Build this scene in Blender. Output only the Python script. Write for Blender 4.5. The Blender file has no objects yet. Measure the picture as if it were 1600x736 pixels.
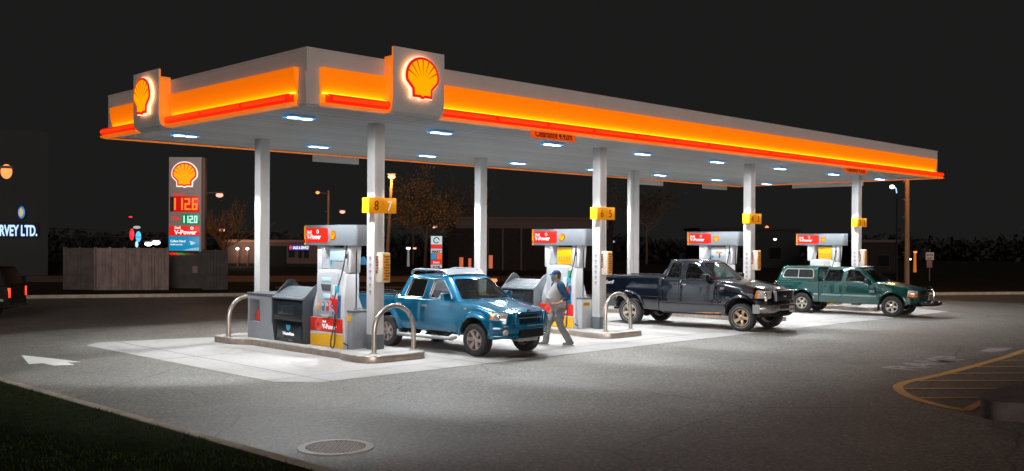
import bpy, bmesh, math, random
from mathutils import Vector, Matrix
R = math.radians
random.seed(7)
sc = bpy.context.scene
COL = sc.collection

# ------------------------------------------------------------------ camera, world, sun, exposure
cam_d = bpy.data.cameras.new("camera"); cam = bpy.data.objects.new("camera", cam_d); COL.objects.link(cam)
yaw, pit, rol = 0.779085, -0.00064, 0.004968
fw = Vector((math.sin(yaw)*math.cos(pit), math.cos(yaw)*math.cos(pit), math.sin(pit)))
rt = Vector((math.cos(yaw), -math.sin(yaw), 0)); up = rt.cross(fw)
r2 = math.cos(rol)*rt + math.sin(rol)*up; u2 = -math.sin(rol)*rt + math.cos(rol)*up
CAMP = Vector((-9.95973, -15.45903, 2.51404))
M = Matrix((( r2.x, u2.x, -fw.x, CAMP.x), (r2.y, u2.y, -fw.y, CAMP.y), (r2.z, u2.z, -fw.z, CAMP.z), (0, 0, 0, 1)))
cam.matrix_world = M
cam_d.lens = 34.53; cam_d.sensor_width = 36; cam_d.shift_y = 0.0055
cam_d.clip_start = 0.1; cam_d.clip_end = 2000
sc.camera = cam
w = bpy.data.worlds.new("World"); sc.world = w; w.use_nodes = True
bg = w.node_tree.nodes["Background"]; bg.inputs[0].default_value = (1.0, 0.985, 0.97, 1); bg.inputs[1].default_value = 0.0110
sun_d = bpy.data.lights.new("night_fill", 'SUN'); sun = bpy.data.objects.new("night_fill", sun_d); COL.objects.link(sun)  # added fill from behind the camera, brightens fascia, fence and dark ground
sun_d.energy = 1.3; sun_d.angle = R(25); sun_d.color = (1.0, 0.84, 0.76)
sun.rotation_euler = (R(82), 0, R(-32))
sc.view_settings.view_transform = 'Standard'; sc.view_settings.look = 'None'
sc.view_settings.exposure = 0; sc.view_settings.gamma = 1
sc.render.engine = 'CYCLES'
cy = sc.cycles
cy.use_denoising = True; cy.denoiser = 'OPENIMAGEDENOISE'
cy.max_bounces = 7; cy.diffuse_bounces = 4; cy.glossy_bounces = 4; cy.transparent_max_bounces = 16
cy.sample_clamp_indirect = 4; cy.caustics_reflective = False; cy.caustics_refractive = False
LAMP_W = 250.0; SPOT_W = 840.0

def unp(u, v, depth):
    "a point seen at photo pixel (u,v) at a forward distance"
    d = fw + r2*((u-800)/1534.66) + u2*((376.78-v)/1534.66)
    return CAMP + d*depth

# ------------------------------------------------------------------ materials
def nt(name):
    m = bpy.data.materials.new(name); m.use_nodes = True
    return m, m.node_tree.nodes, m.node_tree.links, m.node_tree.nodes["Principled BSDF"]
def mat(name, col, rough=0.5, metal=0.0, var=0.0, vscale=3.0, bump=0.0, bscale=40.0, coat=0.0, emit=None, es=0.0, spec=0.5, rvar=0.0, stretch=None):
    m, N, L, b = nt(name)
    b.inputs['Base Color'].default_value = (*col, 1)
    b.inputs['Roughness'].default_value = rough; b.inputs['Metallic'].default_value = metal
    b.inputs['Specular IOR Level'].default_value = spec
    if coat: b.inputs['Coat Weight'].default_value = coat; b.inputs['Coat Roughness'].default_value = 0.03
    if emit: b.inputs['Emission Color'].default_value = (*emit, 1); b.inputs['Emission Strength'].default_value = es
    tc = None
    if var or bump or rvar:
        tc = N.new('ShaderNodeTexCoord'); src = tc.outputs['Object']
        if stretch:
            mp = N.new('ShaderNodeMapping'); mp.inputs['Scale'].default_value = stretch; L.new(src, mp.inputs[0]); src = mp.outputs[0]
    if var or rvar:
        n = N.new('ShaderNodeTexNoise'); n.inputs['Scale'].default_value = vscale; n.inputs['Detail'].default_value = 6; n.inputs['Roughness'].default_value = 0.6
        L.new(src, n.inputs['Vector'])
    if var:
        r = N.new('ShaderNodeValToRGB'); L.new(n.outputs[0], r.inputs[0])
        r.color_ramp.elements[0].position = 0.3; r.color_ramp.elements[1].position = 0.7
        r.color_ramp.elements[0].color = (*[c*(1-var) for c in col], 1); r.color_ramp.elements[1].color = (*[min(1, c*(1+var)) for c in col], 1)
        L.new(r.outputs[0], b.inputs['Base Color'])
    if rvar:
        mr = N.new('ShaderNodeMapRange'); mr.inputs['To Min'].default_value = max(0.02, rough-rvar); mr.inputs['To Max'].default_value = rough+rvar
        L.new(n.outputs[0], mr.inputs[0]); L.new(mr.outputs[0], b.inputs['Roughness'])
    if bump:
        n2 = N.new('ShaderNodeTexNoise'); n2.inputs['Scale'].default_value = bscale; n2.inputs['Detail'].default_value = 4
        L.new(src, n2.inputs['Vector'])
        bp = N.new('ShaderNodeBump'); bp.inputs['Strength'].default_value = bump; bp.inputs['Distance'].default_value = 0.02
        L.new(n2.outputs[0], bp.inputs['Height']); L.new(bp.outputs[0], b.inputs['Normal'])
    return m
def emis(name, col, s=1.0):
    m, N, L, b = nt(name)
    b.inputs['Base Color'].default_value = (*[c*0.3 for c in col], 1)
    b.inputs['Roughness'].default_value = 0.35
    b.inputs['Emission Color'].default_value = (*col, 1); b.inputs['Emission Strength'].default_value = s
    return m
def glass(name, tint=(0.25, 0.27, 0.26), refl=0.9, ior=1.65):
    m = bpy.data.materials.new(name); m.use_nodes = True; N = m.node_tree.nodes; L = m.node_tree.links; N.clear()
    o = N.new('ShaderNodeOutputMaterial'); t = N.new('ShaderNodeBsdfTransparent'); g = N.new('ShaderNodeBsdfGlossy'); mx = N.new('ShaderNodeMixShader'); f = N.new('ShaderNodeFresnel')
    t.inputs[0].default_value = (*tint, 1); g.inputs['Roughness'].default_value = 0.02; g.inputs[0].default_value = (refl, refl, refl, 1)
    f.inputs[0].default_value = ior
    L.new(f.outputs[0], mx.inputs[0]); L.new(t.outputs[0], mx.inputs[1]); L.new(g.outputs[0], mx.inputs[2]); L.new(mx.outputs[0], o.inputs[0])
    return m

def asphalt_mat():
    m, N, L, b = nt('asphalt')
    tc = N.new('ShaderNodeTexCoord')
    def noise(s, d=5, r=0.6):
        n = N.new('ShaderNodeTexNoise'); n.inputs['Scale'].default_value = s; n.inputs['Detail'].default_value = d; n.inputs['Roughness'].default_value = r
        L.new(tc.outputs['Object'], n.inputs['Vector']); return n
    big = noise(0.22, 5); fine = noise(17, 3, 0.8); mid = noise(1.3, 6, 0.7)
    def ramp(n, a, b_, p0=0.3, p1=0.7):
        r = N.new('ShaderNodeValToRGB'); L.new(n.outputs[0], r.inputs[0]); r.color_ramp.elements[0].position = p0; r.color_ramp.elements[1].position = p1
        r.color_ramp.elements[0].color = (*a, 1); r.color_ramp.elements[1].color = (*b_, 1); return r
    r1 = ramp(big, (.160, .150, .131), (.214, .201, .176)); r2_ = ramp(fine, (.55, .55, .55), (1.5, 1.5, 1.5), .34, .66); r3 = ramp(mid, (.82, .82, .82), (1.12, 1.12, 1.12))
    def mul(a, b_):
        x = N.new('ShaderNodeMix'); x.data_type = 'RGBA'; x.blend_type = 'MULTIPLY'; x.inputs[0].default_value = 1
        L.new(a, x.inputs[6]); L.new(b_, x.inputs[7]); return x.outputs[2]
    c = mul(mul(r1.outputs[0], r2_.outputs[0]), r3.outputs[0])
    sv = N.new('ShaderNodeTexVoronoi'); sv.inputs['Scale'].default_value = 34; L.new(tc.outputs['Object'], sv.inputs['Vector'])
    sx_ = N.new('ShaderNodeSeparateColor'); L.new(sv.outputs['Color'], sx_.inputs[0])
    rs = N.new('ShaderNodeValToRGB'); L.new(sx_.outputs[0], rs.inputs[0]); e0, e1 = rs.color_ramp.elements; e0.position = 0; e0.color = (.68,.68,.68,1); e1.position = 1; e1.color = (1.6,1.57,1.52,1)
    em = rs.color_ramp.elements.new(.80); em.color = (1.05,1.04,1.02,1)
    c = mul(c, rs.outputs[0])
    # fine cracks: thin dark lines along distorted cell edges, only here and there
    dn = N.new('ShaderNodeTexNoise'); dn.inputs['Scale'].default_value = 1.1; dn.inputs['Detail'].default_value = 5; L.new(tc.outputs['Object'], dn.inputs['Vector'])
    mv = N.new('ShaderNodeMix'); mv.data_type = 'RGBA'; mv.inputs[0].default_value = 0.28; L.new(tc.outputs['Object'], mv.inputs[6]); L.new(dn.outputs['Color'], mv.inputs[7])
    vo = N.new('ShaderNodeTexVoronoi'); vo.feature = 'DISTANCE_TO_EDGE'; vo.inputs['Scale'].default_value = 0.24; L.new(mv.outputs[2], vo.inputs['Vector'])
    cr = ramp(vo, (.45, .45, .45), (1, 1, 1), 0.0008, 0.0042)
    c = mul(c, cr.outputs[0])
    L.new(c, b.inputs['Base Color'])
    b.inputs['Roughness'].default_value = 0.62; b.inputs['Specular IOR Level'].default_value = 0.5
    bp = N.new('ShaderNodeBump'); bp.inputs['Strength'].default_value = 0.6; bp.inputs['Distance'].default_value = 0.01
    L.new(fine.outputs[0], bp.inputs['Height']); L.new(bp.outputs[0], b.inputs['Normal'])
    return m
def concrete_mat():
    m, N, L, b = nt('pad_concrete')
    tc = N.new('ShaderNodeTexCoord')
    def noise(s, d=5, r=0.6, st=None):
        n = N.new('ShaderNodeTexNoise'); n.inputs['Scale'].default_value = s; n.inputs['Detail'].default_value = d; n.inputs['Roughness'].default_value = r
        src = tc.outputs['Object']
        if st:
            mp = N.new('ShaderNodeMapping'); mp.inputs['Scale'].default_value = st; L.new(src, mp.inputs[0]); src = mp.outputs[0]
        L.new(src, n.inputs['Vector']); return n
    def ramp(n, a, b_, p0=0.3, p1=0.7):
        r = N.new('ShaderNodeValToRGB'); L.new(n.outputs[0], r.inputs[0]); r.color_ramp.elements[0].position = p0; r.color_ramp.elements[1].position = p1
        r.color_ramp.elements[0].color = (*a, 1); r.color_ramp.elements[1].color = (*b_, 1); return r
    def mul(a, b_):
        x = N.new('ShaderNodeMix'); x.data_type = 'RGBA'; x.blend_type = 'MULTIPLY'; x.inputs[0].default_value = 1
        L.new(a, x.inputs[6]); L.new(b_, x.inputs[7]); return x.outputs[2]
    c = ramp(noise(0.5, 6), (.375, .36, .34), (.46, .445, .425)).outputs[0]
    c = mul(c, ramp(noise(9, 4), (.9, .9, .9), (1.08, 1.08, 1.08)).outputs[0])
    c = mul(c, ramp(noise(0.9, 4, .5, (1.0, .35, 1)), (.62, .61, .60), (1, 1, 1), .30, .44).outputs[0])
    br = N.new('ShaderNodeTexBrick'); br.inputs['Scale'].default_value = 1; br.offset = 0
    br.inputs['Brick Width'].default_value = 3.73; br.inputs['Row Height'].default_value = 4.2; br.inputs['Mortar Size'].default_value = 0.022
    br.inputs['Color1'].default_value = br.inputs['Color2'].default_value = (1, 1, 1, 1); br.inputs['Mortar'].default_value = (.38, .37, .36, 1)
    L.new(tc.outputs['Object'], br.inputs['Vector'])
    c = mul(c, br.outputs[0]); L.new(c, b.inputs['Base Color'])
    b.inputs['Roughness'].default_value = 0.6
    bp = N.new('ShaderNodeBump'); bp.inputs['Strength'].default_value = 0.2; bp.inputs['Distance'].default_value = 0.01
    L.new(noise(60, 3).outputs[0], bp.inputs['Height']); L.new(bp.outputs[0], b.inputs['Normal'])
    return m

K = {}
K['asphalt'] = asphalt_mat(); K['pad'] = concrete_mat()
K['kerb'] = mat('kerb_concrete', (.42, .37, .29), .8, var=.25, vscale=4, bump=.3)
K['grass_soil'] = mat('grass_soil', (.018, .024, .010), .95, spec=.02, var=.5, vscale=6, bump=.5, bscale=25)
K['blade'] = mat('grass_blade', (.030, .052, .010), .8, spec=.05, var=.45, vscale=2)
K['paint_white'] = mat('road_paint_white', (.92, .91, .88), .6, var=.06, vscale=8, bump=.2)
K['paint_worn'] = mat('road_paint_worn', (.40, .37, .36), .7, var=.45, vscale=14)
K['paint_yellow'] = mat('road_paint_yellow', (.95, .50, .16), .6, var=.22, vscale=9)
K['fascia'] = mat('fascia_grey', (.56, .54, .52), .45, var=.05, vscale=1.2)
K['soffit'] = mat('soffit_metal', (.95, .97, .98), .38, 0.0, var=.05, vscale=1.5, rvar=.05, spec=.10)
K['soffit_b'] = mat('soffit_metal_b', (.90, .925, .935), .40, spec=.10); K['soffit_c'] = mat('soffit_metal_c', (.83, .855, .865), .36, spec=.10)
K['column'] = mat('column_paint', (.76, .77, .765), .42, var=.04, vscale=2)
K['slate'] = mat('column_base_slate', (.10, .12, .13), .5)
K['steel'] = mat('brushed_steel', (.66, .61, .55), .26, .72, var=.12, vscale=2.2, stretch=(1, 1, .1), rvar=.1)
K['steel_kerb'] = mat('steel_kerb', (.50, .42, .36), .33, .55, var=.3, vscale=3, rvar=.12)
K['yellow_band'] = mat('yellow_band', (.90, .34, .005), .4, emit=(1.0, .140, .0), es=.66, var=.03, vscale=.8)
K['red_bar'] = emis('red_bar', (1.0, .012, .002), .80)
K['red_bar_core'] = emis('red_bar_core', (1.0, .050, .003), 1.0)
K['orange_lip'] = mat('orange_lip', (.80, .25, .03), .35, emit=(1.0, .20, .01), es=.55)  # orange paint whose glow stands in for light falling on it
K['groove_led'] = emis('groove_led', (1.0, .55, .03), 8.0)
K['led_white'] = emis('led_white', (.58, .84, 1.0), 9.0)
K['led_blue'] = emis('led_glow_blue', (.06, .42, .95), 1.0)
K['led_rim'] = mat('lamp_rim', (.7, .75, .8), .4)
K['shell_red'] = emis('emblem_red', (.85, .010, .008), .85)
K['shell_yellow'] = emis('emblem_yellow', (1.0, .40, .0), .98)
K['shell_rib'] = emis('emblem_rib', (.80, .06, .0), .75)
K['halo'] = emis('halo_white', (1.0, .60, .45), 1.3)
K['halo_glow'] = emis('halo_glow', (1.0, .37, .12), 5.5)
K['halo_white'] = emis('halo_pale', (1.0, .93, .90), 1.1)
K['white_plastic'] = mat('white_plastic', (.66, .68, .70), .35, var=.03)
K['header_white'] = mat('header_white', (.22, .245, .27), .4, emit=(.8, .9, 1), es=.02)
K['header_red'] = mat('header_red', (.75, .015, .008), .35, emit=(1, .015, .005), es=.5)
K['letter_white'] = mat('letter_white', (.85, .85, .85), .4, emit=(1, 1, 1), es=.35)
K['num_orange'] = mat('number_orange', (.80, .33, .01), .4, emit=(1, .33, .0), es=.28)
K['num_yellow_side'] = mat('number_side', (.9, .5, .01), .4, emit=(1, .5, 0), es=.35)
K['num_brown'] = mat('number_brown', (.16, .02, .01), .5)
K['pump_red'] = mat('pump_red', (.72, .025, .012), .35, var=.06)
K['pump_yellow'] = mat('pump_yellow', (.82, .45, .02), .35)
K['pump_pink'] = mat('pump_pink', (.85, .22, .18), .4)
K['grey_plastic'] = mat('grey_plastic', (.27, .29, .32), .45, var=.06)
K['grey_light'] = mat('grey_light_panel', (.46, .49, .52), .4, var=.05)
K['dark_plastic'] = mat('dark_plastic', (.012, .016, .020), .33, var=.2, rvar=.08)
K['dark_panel'] = mat('dark_panel', (.022, .028, .036), .22)
K['end_dark'] = mat('end_plate_dark', (.030, .038, .046), .4)
K['lid_grey'] = mat('lid_grey', (.125, .145, .16), .4, var=.08)
K['black'] = mat('black_rubber', (.012, .012, .013), .55)
K['hose'] = mat('hose_rubber', (.010, .016, .03), .4)
K['screen_blue'] = mat('screen_blue', (.4, .55, .62), .2, emit=(.6, .8, 1), es=.35)
K['screen_dark'] = mat('screen_dark', (.10, .11, .12), .2)
K['blue_label'] = mat('blue_label', (.01, .18, .45), .4)
K['cyan_label'] = mat('cyan_label', (.03, .42, .60), .4)
K['green_label'] = mat('green_label', (.03, .35, .22), .4)
K['orange_label'] = mat('orange_label', (.75, .30, .05), .4)
K['nozzle_red'] = mat('nozzle_red', (.75, .02, .015), .35)
K['chrome'] = mat('chrome', (.75, .75, .76), .08, 1.0)
K['cream'] = mat('cream_plastic', (.68, .60, .50), .4)
K['amber_cab'] = mat('amber_cabinet', (.70, .33, .06), .25, emit=(1, .4, .05), es=.10)
K['amber_cab_d'] = mat('amber_cabinet_contents', (.32, .10, .03), .5)
K['decal'] = mat('decal_mauve', (.25, .10, .14), .5)
K['yellow_board'] = mat('yellow_board', (.80, .46, .01), .35, emit=(1, .5, 0), es=.12)
K['white_board'] = mat('white_board', (.62, .64, .64), .45)
K['clear_orange'] = mat('clearance_orange', (.85, .16, .02), .5, emit=(1, .10, .005), es=.30)
K['clear_text'] = mat('clearance_text', (.22, .008, .002), .5)
K['tyre'] = mat('tyre_rubber', (.022, .022, .023), .75, bump=.5, bscale=60)
K['well'] = mat('wheel_well', (.006, .006, .006), .9)
K['under'] = mat('underbody', (.010, .010, .011), .8)
K['interior'] = mat('interior_trim', (.10, .095, .085), .8)
K['interior_light'] = mat('interior_seat', (.20, .18, .155), .8)
K['glass'] = glass('window_glass', (.34, .37, .36))
K['glass_ws'] = glass('windscreen_glass', (.58, .68, .63), ior=1.95)
K['glass_dark'] = glass('privacy_glass', (.07, .07, .075))
K['lens'] = mat('headlamp_lens', (.70, .66, .60), .12, .35, coat=1, var=.5, vscale=14)
K['amber'] = mat('amber_lens', (.75, .20, .02), .15, coat=1)
K['tail'] = emis('tail_red', (1.0, .06, .01), 1.6)
K['skin'] = mat('skin', (.52, .29, .21), .5)
K['hair'] = mat('hair', (.20, .075, .035), .7)
K['shirt'] = mat('shirt_grey', (.38, .375, .37), .85, var=.10, vscale=20, bump=.3, bscale=60)
K['sleeve'] = mat('shirt_blue', (.006, .055, .12), .8, var=.1, vscale=20)
K['pants'] = mat('trouser_grey', (.19, .19, .19), .85, var=.25, vscale=7, bump=.8, bscale=9)
K['cap'] = mat('cap_blue', (.008, .060, .145), .75)
K['mask'] = mat('mask_teal', (.10, .36, .38), .7)
K['shoe'] = mat('shoe_grey', (.16, .16, .17), .6)
K['sole'] = mat('shoe_sole', (.6, .6, .58), .6)
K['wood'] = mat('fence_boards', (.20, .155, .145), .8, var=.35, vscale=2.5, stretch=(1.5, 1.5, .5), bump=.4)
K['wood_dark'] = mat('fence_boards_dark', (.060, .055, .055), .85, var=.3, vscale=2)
K['dark_wall'] = mat('dark_wall', (.021, .0165, .016), .9, spec=0, var=.2)
K['brown_wall'] = mat('brown_wall', (.11, .06, .045), .8, var=.15, vscale=.8)
K['night_wall'] = mat('night_wall', (.022, .025, .026), .9, spec=0)
K['pole_wood'] = mat('pole_wood', (.22, .13, .07), .8, var=.25, vscale=3, stretch=(3, 3, .3))
K['pole_metal'] = mat('pole_metal', (.14, .12, .11), .5)
K['sodium'] = emis('sodium_lamp', (1.0, .30, .08), 1.5)
K['sodium_pink'] = emis('sodium_pink', (1.0, .42, .30), 1.6)
K['white_lamp'] = emis('white_lamp', (.75, .88, 1.0), 5.0)
K['neon_blue'] = emis('letter_neon_blue', (.42, .62, 1.0), 1.5)
K['neon_red'] = emis('neon_red', (1.0, .03, .05), 1.4)
K['neon_cyan'] = emis('neon_cyan', (.10, .55, .9), 1.2)
K['led_amber'] = emis('led_digits_red', (1.0, .20, .015), 1.25)
K['led_redglow'] = emis('led_board_red', (.70, .006, .004), .75)
K['led_green'] = emis('led_board_green', (.0, .24, .09), .8)
K['led_pale'] = emis('led_digits_pale', (.55, 1.0, .80), 1.1)
K['sign_cyan'] = emis('sign_cyan', (.005, .27, .52), .85)
K['sign_red'] = emis('sign_red', (.85, .010, .008), .9)
K['sign_white'] = emis('sign_white', (1, .93, .9), 1.0)
K['pylon'] = mat('pylon_grey', (.33, .27, .26), .5, emit=(1, .72, .68), es=.055)
K['leaf_orange'] = mat('leaf_lamplit', (.20, .095, .022), .8, var=.5, vscale=1.5)  # orange lamplight put into the leaf colour
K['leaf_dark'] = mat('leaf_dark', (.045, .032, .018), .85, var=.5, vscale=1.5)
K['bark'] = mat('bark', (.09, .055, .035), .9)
K['window_orange'] = emis('lit_window', (1.0, .20, .06), .45)
K['iron'] = mat('cast_iron', (.10, .085, .075), .55, .5, var=.3, vscale=20)
K['iron_rim'] = mat('manhole_rim', (.52, .47, .43), .6, var=.2, vscale=12)


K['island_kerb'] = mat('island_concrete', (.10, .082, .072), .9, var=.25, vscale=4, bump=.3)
K['dark_pane'] = mat('dark_pane', (.008, .008, .009), .9, spec=0)
K['night_shop'] = mat('night_shop_wall', (.036, .040, .043), .9, spec=0)
K['verge'] = mat('verge_ground', (.030, .026, .020), .95, spec=.05, var=.4, vscale=.8)
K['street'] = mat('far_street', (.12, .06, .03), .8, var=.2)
K['wood_mid'] = mat('fence_boards_shaded', (.085, .075, .072), .85, var=.3, vscale=2)  # same boards with the turned side's shade put into the colour
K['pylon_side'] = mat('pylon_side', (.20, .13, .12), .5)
K['sky_wave'] = emis('pale_wave', (.25, .60, .80), .8)
K['green_dim'] = emis('stripe_green', (.06, .30, .05), .6)
K['num_dim'] = emis('stripe_olive', (.12, .08, .01), .6)
K['brown_dim'] = emis('stripe_brown', (.10, .03, .01), .6)
K['paper_dim'] = mat('paper_notice', (.22, .16, .15), .7)
K['lit_post'] = emis('lit_post', (.45, .45, .40), .35)
K['lit_orange'] = emis('lit_orange_post', (1, .25, .03), .45)
K['white_dim'] = emis('dim_lamp', (.55, .65, .75), .55)
K['sign_white_dim'] = emis('dim_white_panel', (.75, .72, .75), .55)
K['sign_pale'] = emis('pale_panel', (.60, .78, .80), .75)
K['neon_orange'] = emis('neon_orange', (1, .10, .02), .9)
K['neon_cyan_dim'] = emis('neon_cyan_dim', (.05, .3, .6), .5)
K['neon_blue_dim'] = emis('emblem_blue', (.05, .25, .75), .7)
K['neon_deep'] = emis('blue_backing', (.02, .03, .30), .5)
K['emblem_gold'] = emis('emblem_gold', (.75, .60, .20), .7)
K['pale_post'] = mat('pale_pilaster', (.35, .30, .25), .8)
K['sign_dim_pink'] = mat('sign_plate', (.55, .42, .38), .6)
K['sign_dim_brown'] = mat('lower_sign_plate', (.20, .09, .05), .6)
K['roof_brown_wall'] = mat('brown_fascia', (.24, .12, .09), .8)
K['roof_dark_wall'] = mat('dark_fascia', (.052, .033, .028), .8)
K['roof_night_wall'] = mat('night_fascia', (.010, .010, .010), .9)
K['wire'] = mat('wire', (.04, .035, .03), .7)
K['bark_orange'] = mat('bark_lamplit', (.14, .065, .02), .9)  # bark copy with the lamp's orange light put into its colour
K['woods'] = mat('far_woods', (.022, .023, .024), 1.0, spec=0)

# ------------------------------------------------------------------ mesh builder
class G:
    def __init__(s): s.v = []; s.f = []; s.m = []; s.cur = 0
    def mat(s, i): s.cur = i; return s
    def add(s, vs, fs):
        o = len(s.v); s.v += [tuple(x) for x in vs]
        for f in fs: s.f.append([o+i for i in f]); s.m.append(s.cur)
        return s
    def box(s, a, b):
        x0, y0, z0 = [min(p, q) for p, q in zip(a, b)]; x1, y1, z1 = [max(p, q) for p, q in zip(a, b)]
        return s.add([(x0,y0,z0),(x1,y0,z0),(x1,y1,z0),(x0,y1,z0),(x0,y0,z1),(x1,y0,z1),(x1,y1,z1),(x0,y1,z1)],
                     [(0,3,2,1),(4,5,6,7),(0,1,5,4),(1,2,6,5),(2,3,7,6),(3,0,4,7)])
    def prism(s, pts, axis, a, b):
        "polygon in the plane normal to axis (ordered), extruded a..b"
        n = len(pts)
        def P(p, t): return {'x': (t, p[0], p[1]), 'y': (p[0], t, p[1]), 'z': (p[0], p[1], t)}[axis]
        vs = [P(p, a) for p in pts] + [P(p, b) for p in pts]
        return s.add(vs, [tuple(range(n))[::-1], tuple(range(n, 2*n))] + [(i, (i+1) % n, n+(i+1) % n, n+i) for i in range(n)])
    def tube(s, path, r, n=10, closed=False, cap=True):
        path = [Vector(p) for p in path]; k = len(path); vs = []; rr = r if isinstance(r, (list, tuple)) else [r]*k
        prev = None
        for i, p in enumerate(path):
            if closed: t = path[(i+1) % k] - path[i-1]
            else: t = path[min(i+1, k-1)] - path[max(i-1, 0)]
            t.normalize()
            if prev is None:
                q = Vector((0, 0, 1)) if abs(t.z) < 0.9 else Vector((1, 0, 0)); a = t.cross(q).normalized()
            else: a = (prev - t*prev.dot(t)).normalized()
            prev = a; b = t.cross(a)
            for j in range(n):
                an = 2*math.pi*j/n; vs.append(p + (a*math.cos(an) + b*math.sin(an))*rr[i])
        fs = []
        for i in range(k if closed else k-1):
            for j in range(n):
                i2 = (i+1) % k; fs.append((i*n+j, i*n+(j+1) % n, i2*n+(j+1) % n, i2*n+j))
        if cap and not closed: fs += [tuple(range(n))[::-1], tuple(range((k-1)*n, k*n))]
        return s.add(vs, fs)
    def lathe(s, prof, c=(0,0,0), axis='z', n=32):
        vs = []; k = len(prof)
        for j in range(n):
            an = 2*math.pi*j/n
            for q in prof:
                r, h = (q if not callable(q) else q(j))[:2]
                a, b = r*math.cos(an), r*math.sin(an)
                p = {'z': (a, b, h), 'y': (a, h, b), 'x': (h, a, b)}[axis]
                vs.append((c[0]+p[0], c[1]+p[1], c[2]+p[2]))
        fs = [(j*k+i, ((j+1) % n)*k+i, ((j+1) % n)*k+i+1, j*k+i+1) for j in range(n) for i in range(k-1)]
        s.add(vs, fs)
        return s
    def grid(s, fn, nu, nv, flip=False):
        vs = [fn(i/nu, j/nv) for i in range(nu+1) for j in range(nv+1)]
        fs = []
        for i in range(nu):
            for j in range(nv):
                a = i*(nv+1)+j; q = (a, a+nv+1, a+nv+2, a+1); fs.append(q[::-1] if flip else q)
        return s.add(vs, fs)
    def poly(s, pts): return s.add(pts, [tuple(range(len(pts)))])
    def sphere(s, c, r, n=14, m=8):
        r = r if isinstance(r, (tuple, list)) else (r, r, r)
        vs = [(c[0], c[1], c[2]-r[2])]
        for i in range(1, m):
            th = math.pi*i/m
            for j in range(n):
                ph = 2*math.pi*j/n; vs.append((c[0]+r[0]*math.sin(th)*math.cos(ph), c[1]+r[1]*math.sin(th)*math.sin(ph), c[2]-r[2]*math.cos(th)))
        vs.append((c[0], c[1], c[2]+r[2])); fs = []
        for j in range(n): fs.append((0, 1+(j+1) % n, 1+j))
        for i in range(m-2):
            for j in range(n): a = 1+i*n+j; b = 1+i*n+(j+1) % n; fs.append((a, b, b+n, a+n))
        t = len(vs)-1; o = 1+(m-2)*n
        for j in range(n): fs.append((o+j, o+(j+1) % n, t))
        return s.add(vs, fs)
    def build(s, name, mats, parent=None, bevel=0.0, seg=2, smooth=True, ang=35, loc=None, recalc=True):
        me = bpy.data.meshes.new(name); me.from_pydata(s.v, [], s.f)
        for m_ in (mats if isinstance(mats, (list, tuple)) else [mats]): me.materials.append(m_)
        for p, mi in zip(me.polygons, s.m): p.material_index = mi
        bm = bmesh.new(); bm.from_mesh(me)
        if recalc: bmesh.ops.recalc_face_normals(bm, faces=bm.faces)
        if bevel:
            ed = [e for e in bm.edges if len(e.link_faces) == 2 and e.calc_face_angle(0) > R(30)]
            bmesh.ops.bevel(bm, geom=ed, offset=bevel, segments=seg, affect='EDGES', profile=0.5, clamp_overlap=True)
        bm.to_mesh(me); bm.free()
        if smooth:
            for p in me.polygons: p.use_smooth = True
            me.set_sharp_from_angle(angle=R(ang))
        o = bpy.data.objects.new(name, me); COL.objects.link(o)
        if parent: o.parent = parent
        if loc: o.location = loc
        return o

def tag(o, label, cat=None, group=None, kind=None):
    if label: o['label'] = label
    if cat: o['category'] = cat
    if group: o['group'] = group
    if kind: o['kind'] = kind
    return o
def thing(name, label, cat, loc=(0,0,0), rz=0, group=None):
    o = bpy.data.objects.new(name, None); COL.objects.link(o); o.location = loc; o.rotation_euler = (0, 0, rz); o.empty_display_size = .2
    return tag(o, label, cat, group)
def dup(o, parent=None):
    c = o.copy(); COL.objects.link(c)
    if parent is not None: c.parent = parent
    for ch in list(o.children): dup(ch, c)
    return c
def struct(g, name, m, label=None, **k):
    o = g.build(name, m, **k); o['kind'] = 'structure'
    if label: o['label'] = label
    return o
def text_mesh(txt, size, m, parent=None, loc=(0,0,0), rot=(0,0,0), name='lettering', depth=0.004, bold=0.0, sx=1.0, align='LEFT', shear=0, space=1.0, flat=False):
    "letters in the local XZ plane, facing -Y"
    cu = bpy.data.curves.new(name, 'FONT'); cu.body = txt; cu.size = size; cu.extrude = depth; cu.offset = bold; cu.align_x = align
    cu.shear = shear; cu.space_character = space; cu.resolution_u = 3; cu.space_line = .85
    to = bpy.data.objects.new(name+'_src', cu); COL.objects.link(to)
    dg = bpy.context.evaluated_depsgraph_get(); me = bpy.data.meshes.new_from_object(to.evaluated_get(dg))
    bpy.data.objects.remove(to); bpy.data.curves.remove(cu)
    for v in me.vertices:
        x, y, z = v.co
        v.co = (x*sx, y, z) if flat else (x*sx, -z, y)
    me.materials.clear(); me.materials.append(m); me.name = name
    for p in me.polygons: p.material_index = 0
    o = bpy.data.objects.new(name, me); COL.objects.link(o)
    if parent: o.parent = parent
    o.location = loc; o.rotation_euler = rot
    return o
def rrect(x0, x1, z0, z1, r, n=4):
    pts = []
    for cx, cz, a0 in ((x1-r, z1-r, 0), (x0+r, z1-r, 90), (x0+r, z0+r, 180), (x1-r, z0+r, 270)):
        for i in range(n+1): a = R(a0+90*i/n); pts.append((cx+r*math.cos(a), cz+r*math.sin(a)))
    return pts
def round_poly(pts, r, n=4):
    out = []; k = len(pts)
    for i in range(k):
        p = Vector(pts[i]); a = Vector(pts[i-1]); b = Vector(pts[(i+1) % k])
        ri = r[i] if isinstance(r, (list, tuple)) else r
        da = (a-p).normalized()*ri; db = (b-p).normalized()*ri
        for j in range(n+1):
            t = j/n; out.append(tuple((p+da)*(1-t)**2 + p*2*t*(1-t) + (p+db)*t*t))
    return out

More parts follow.
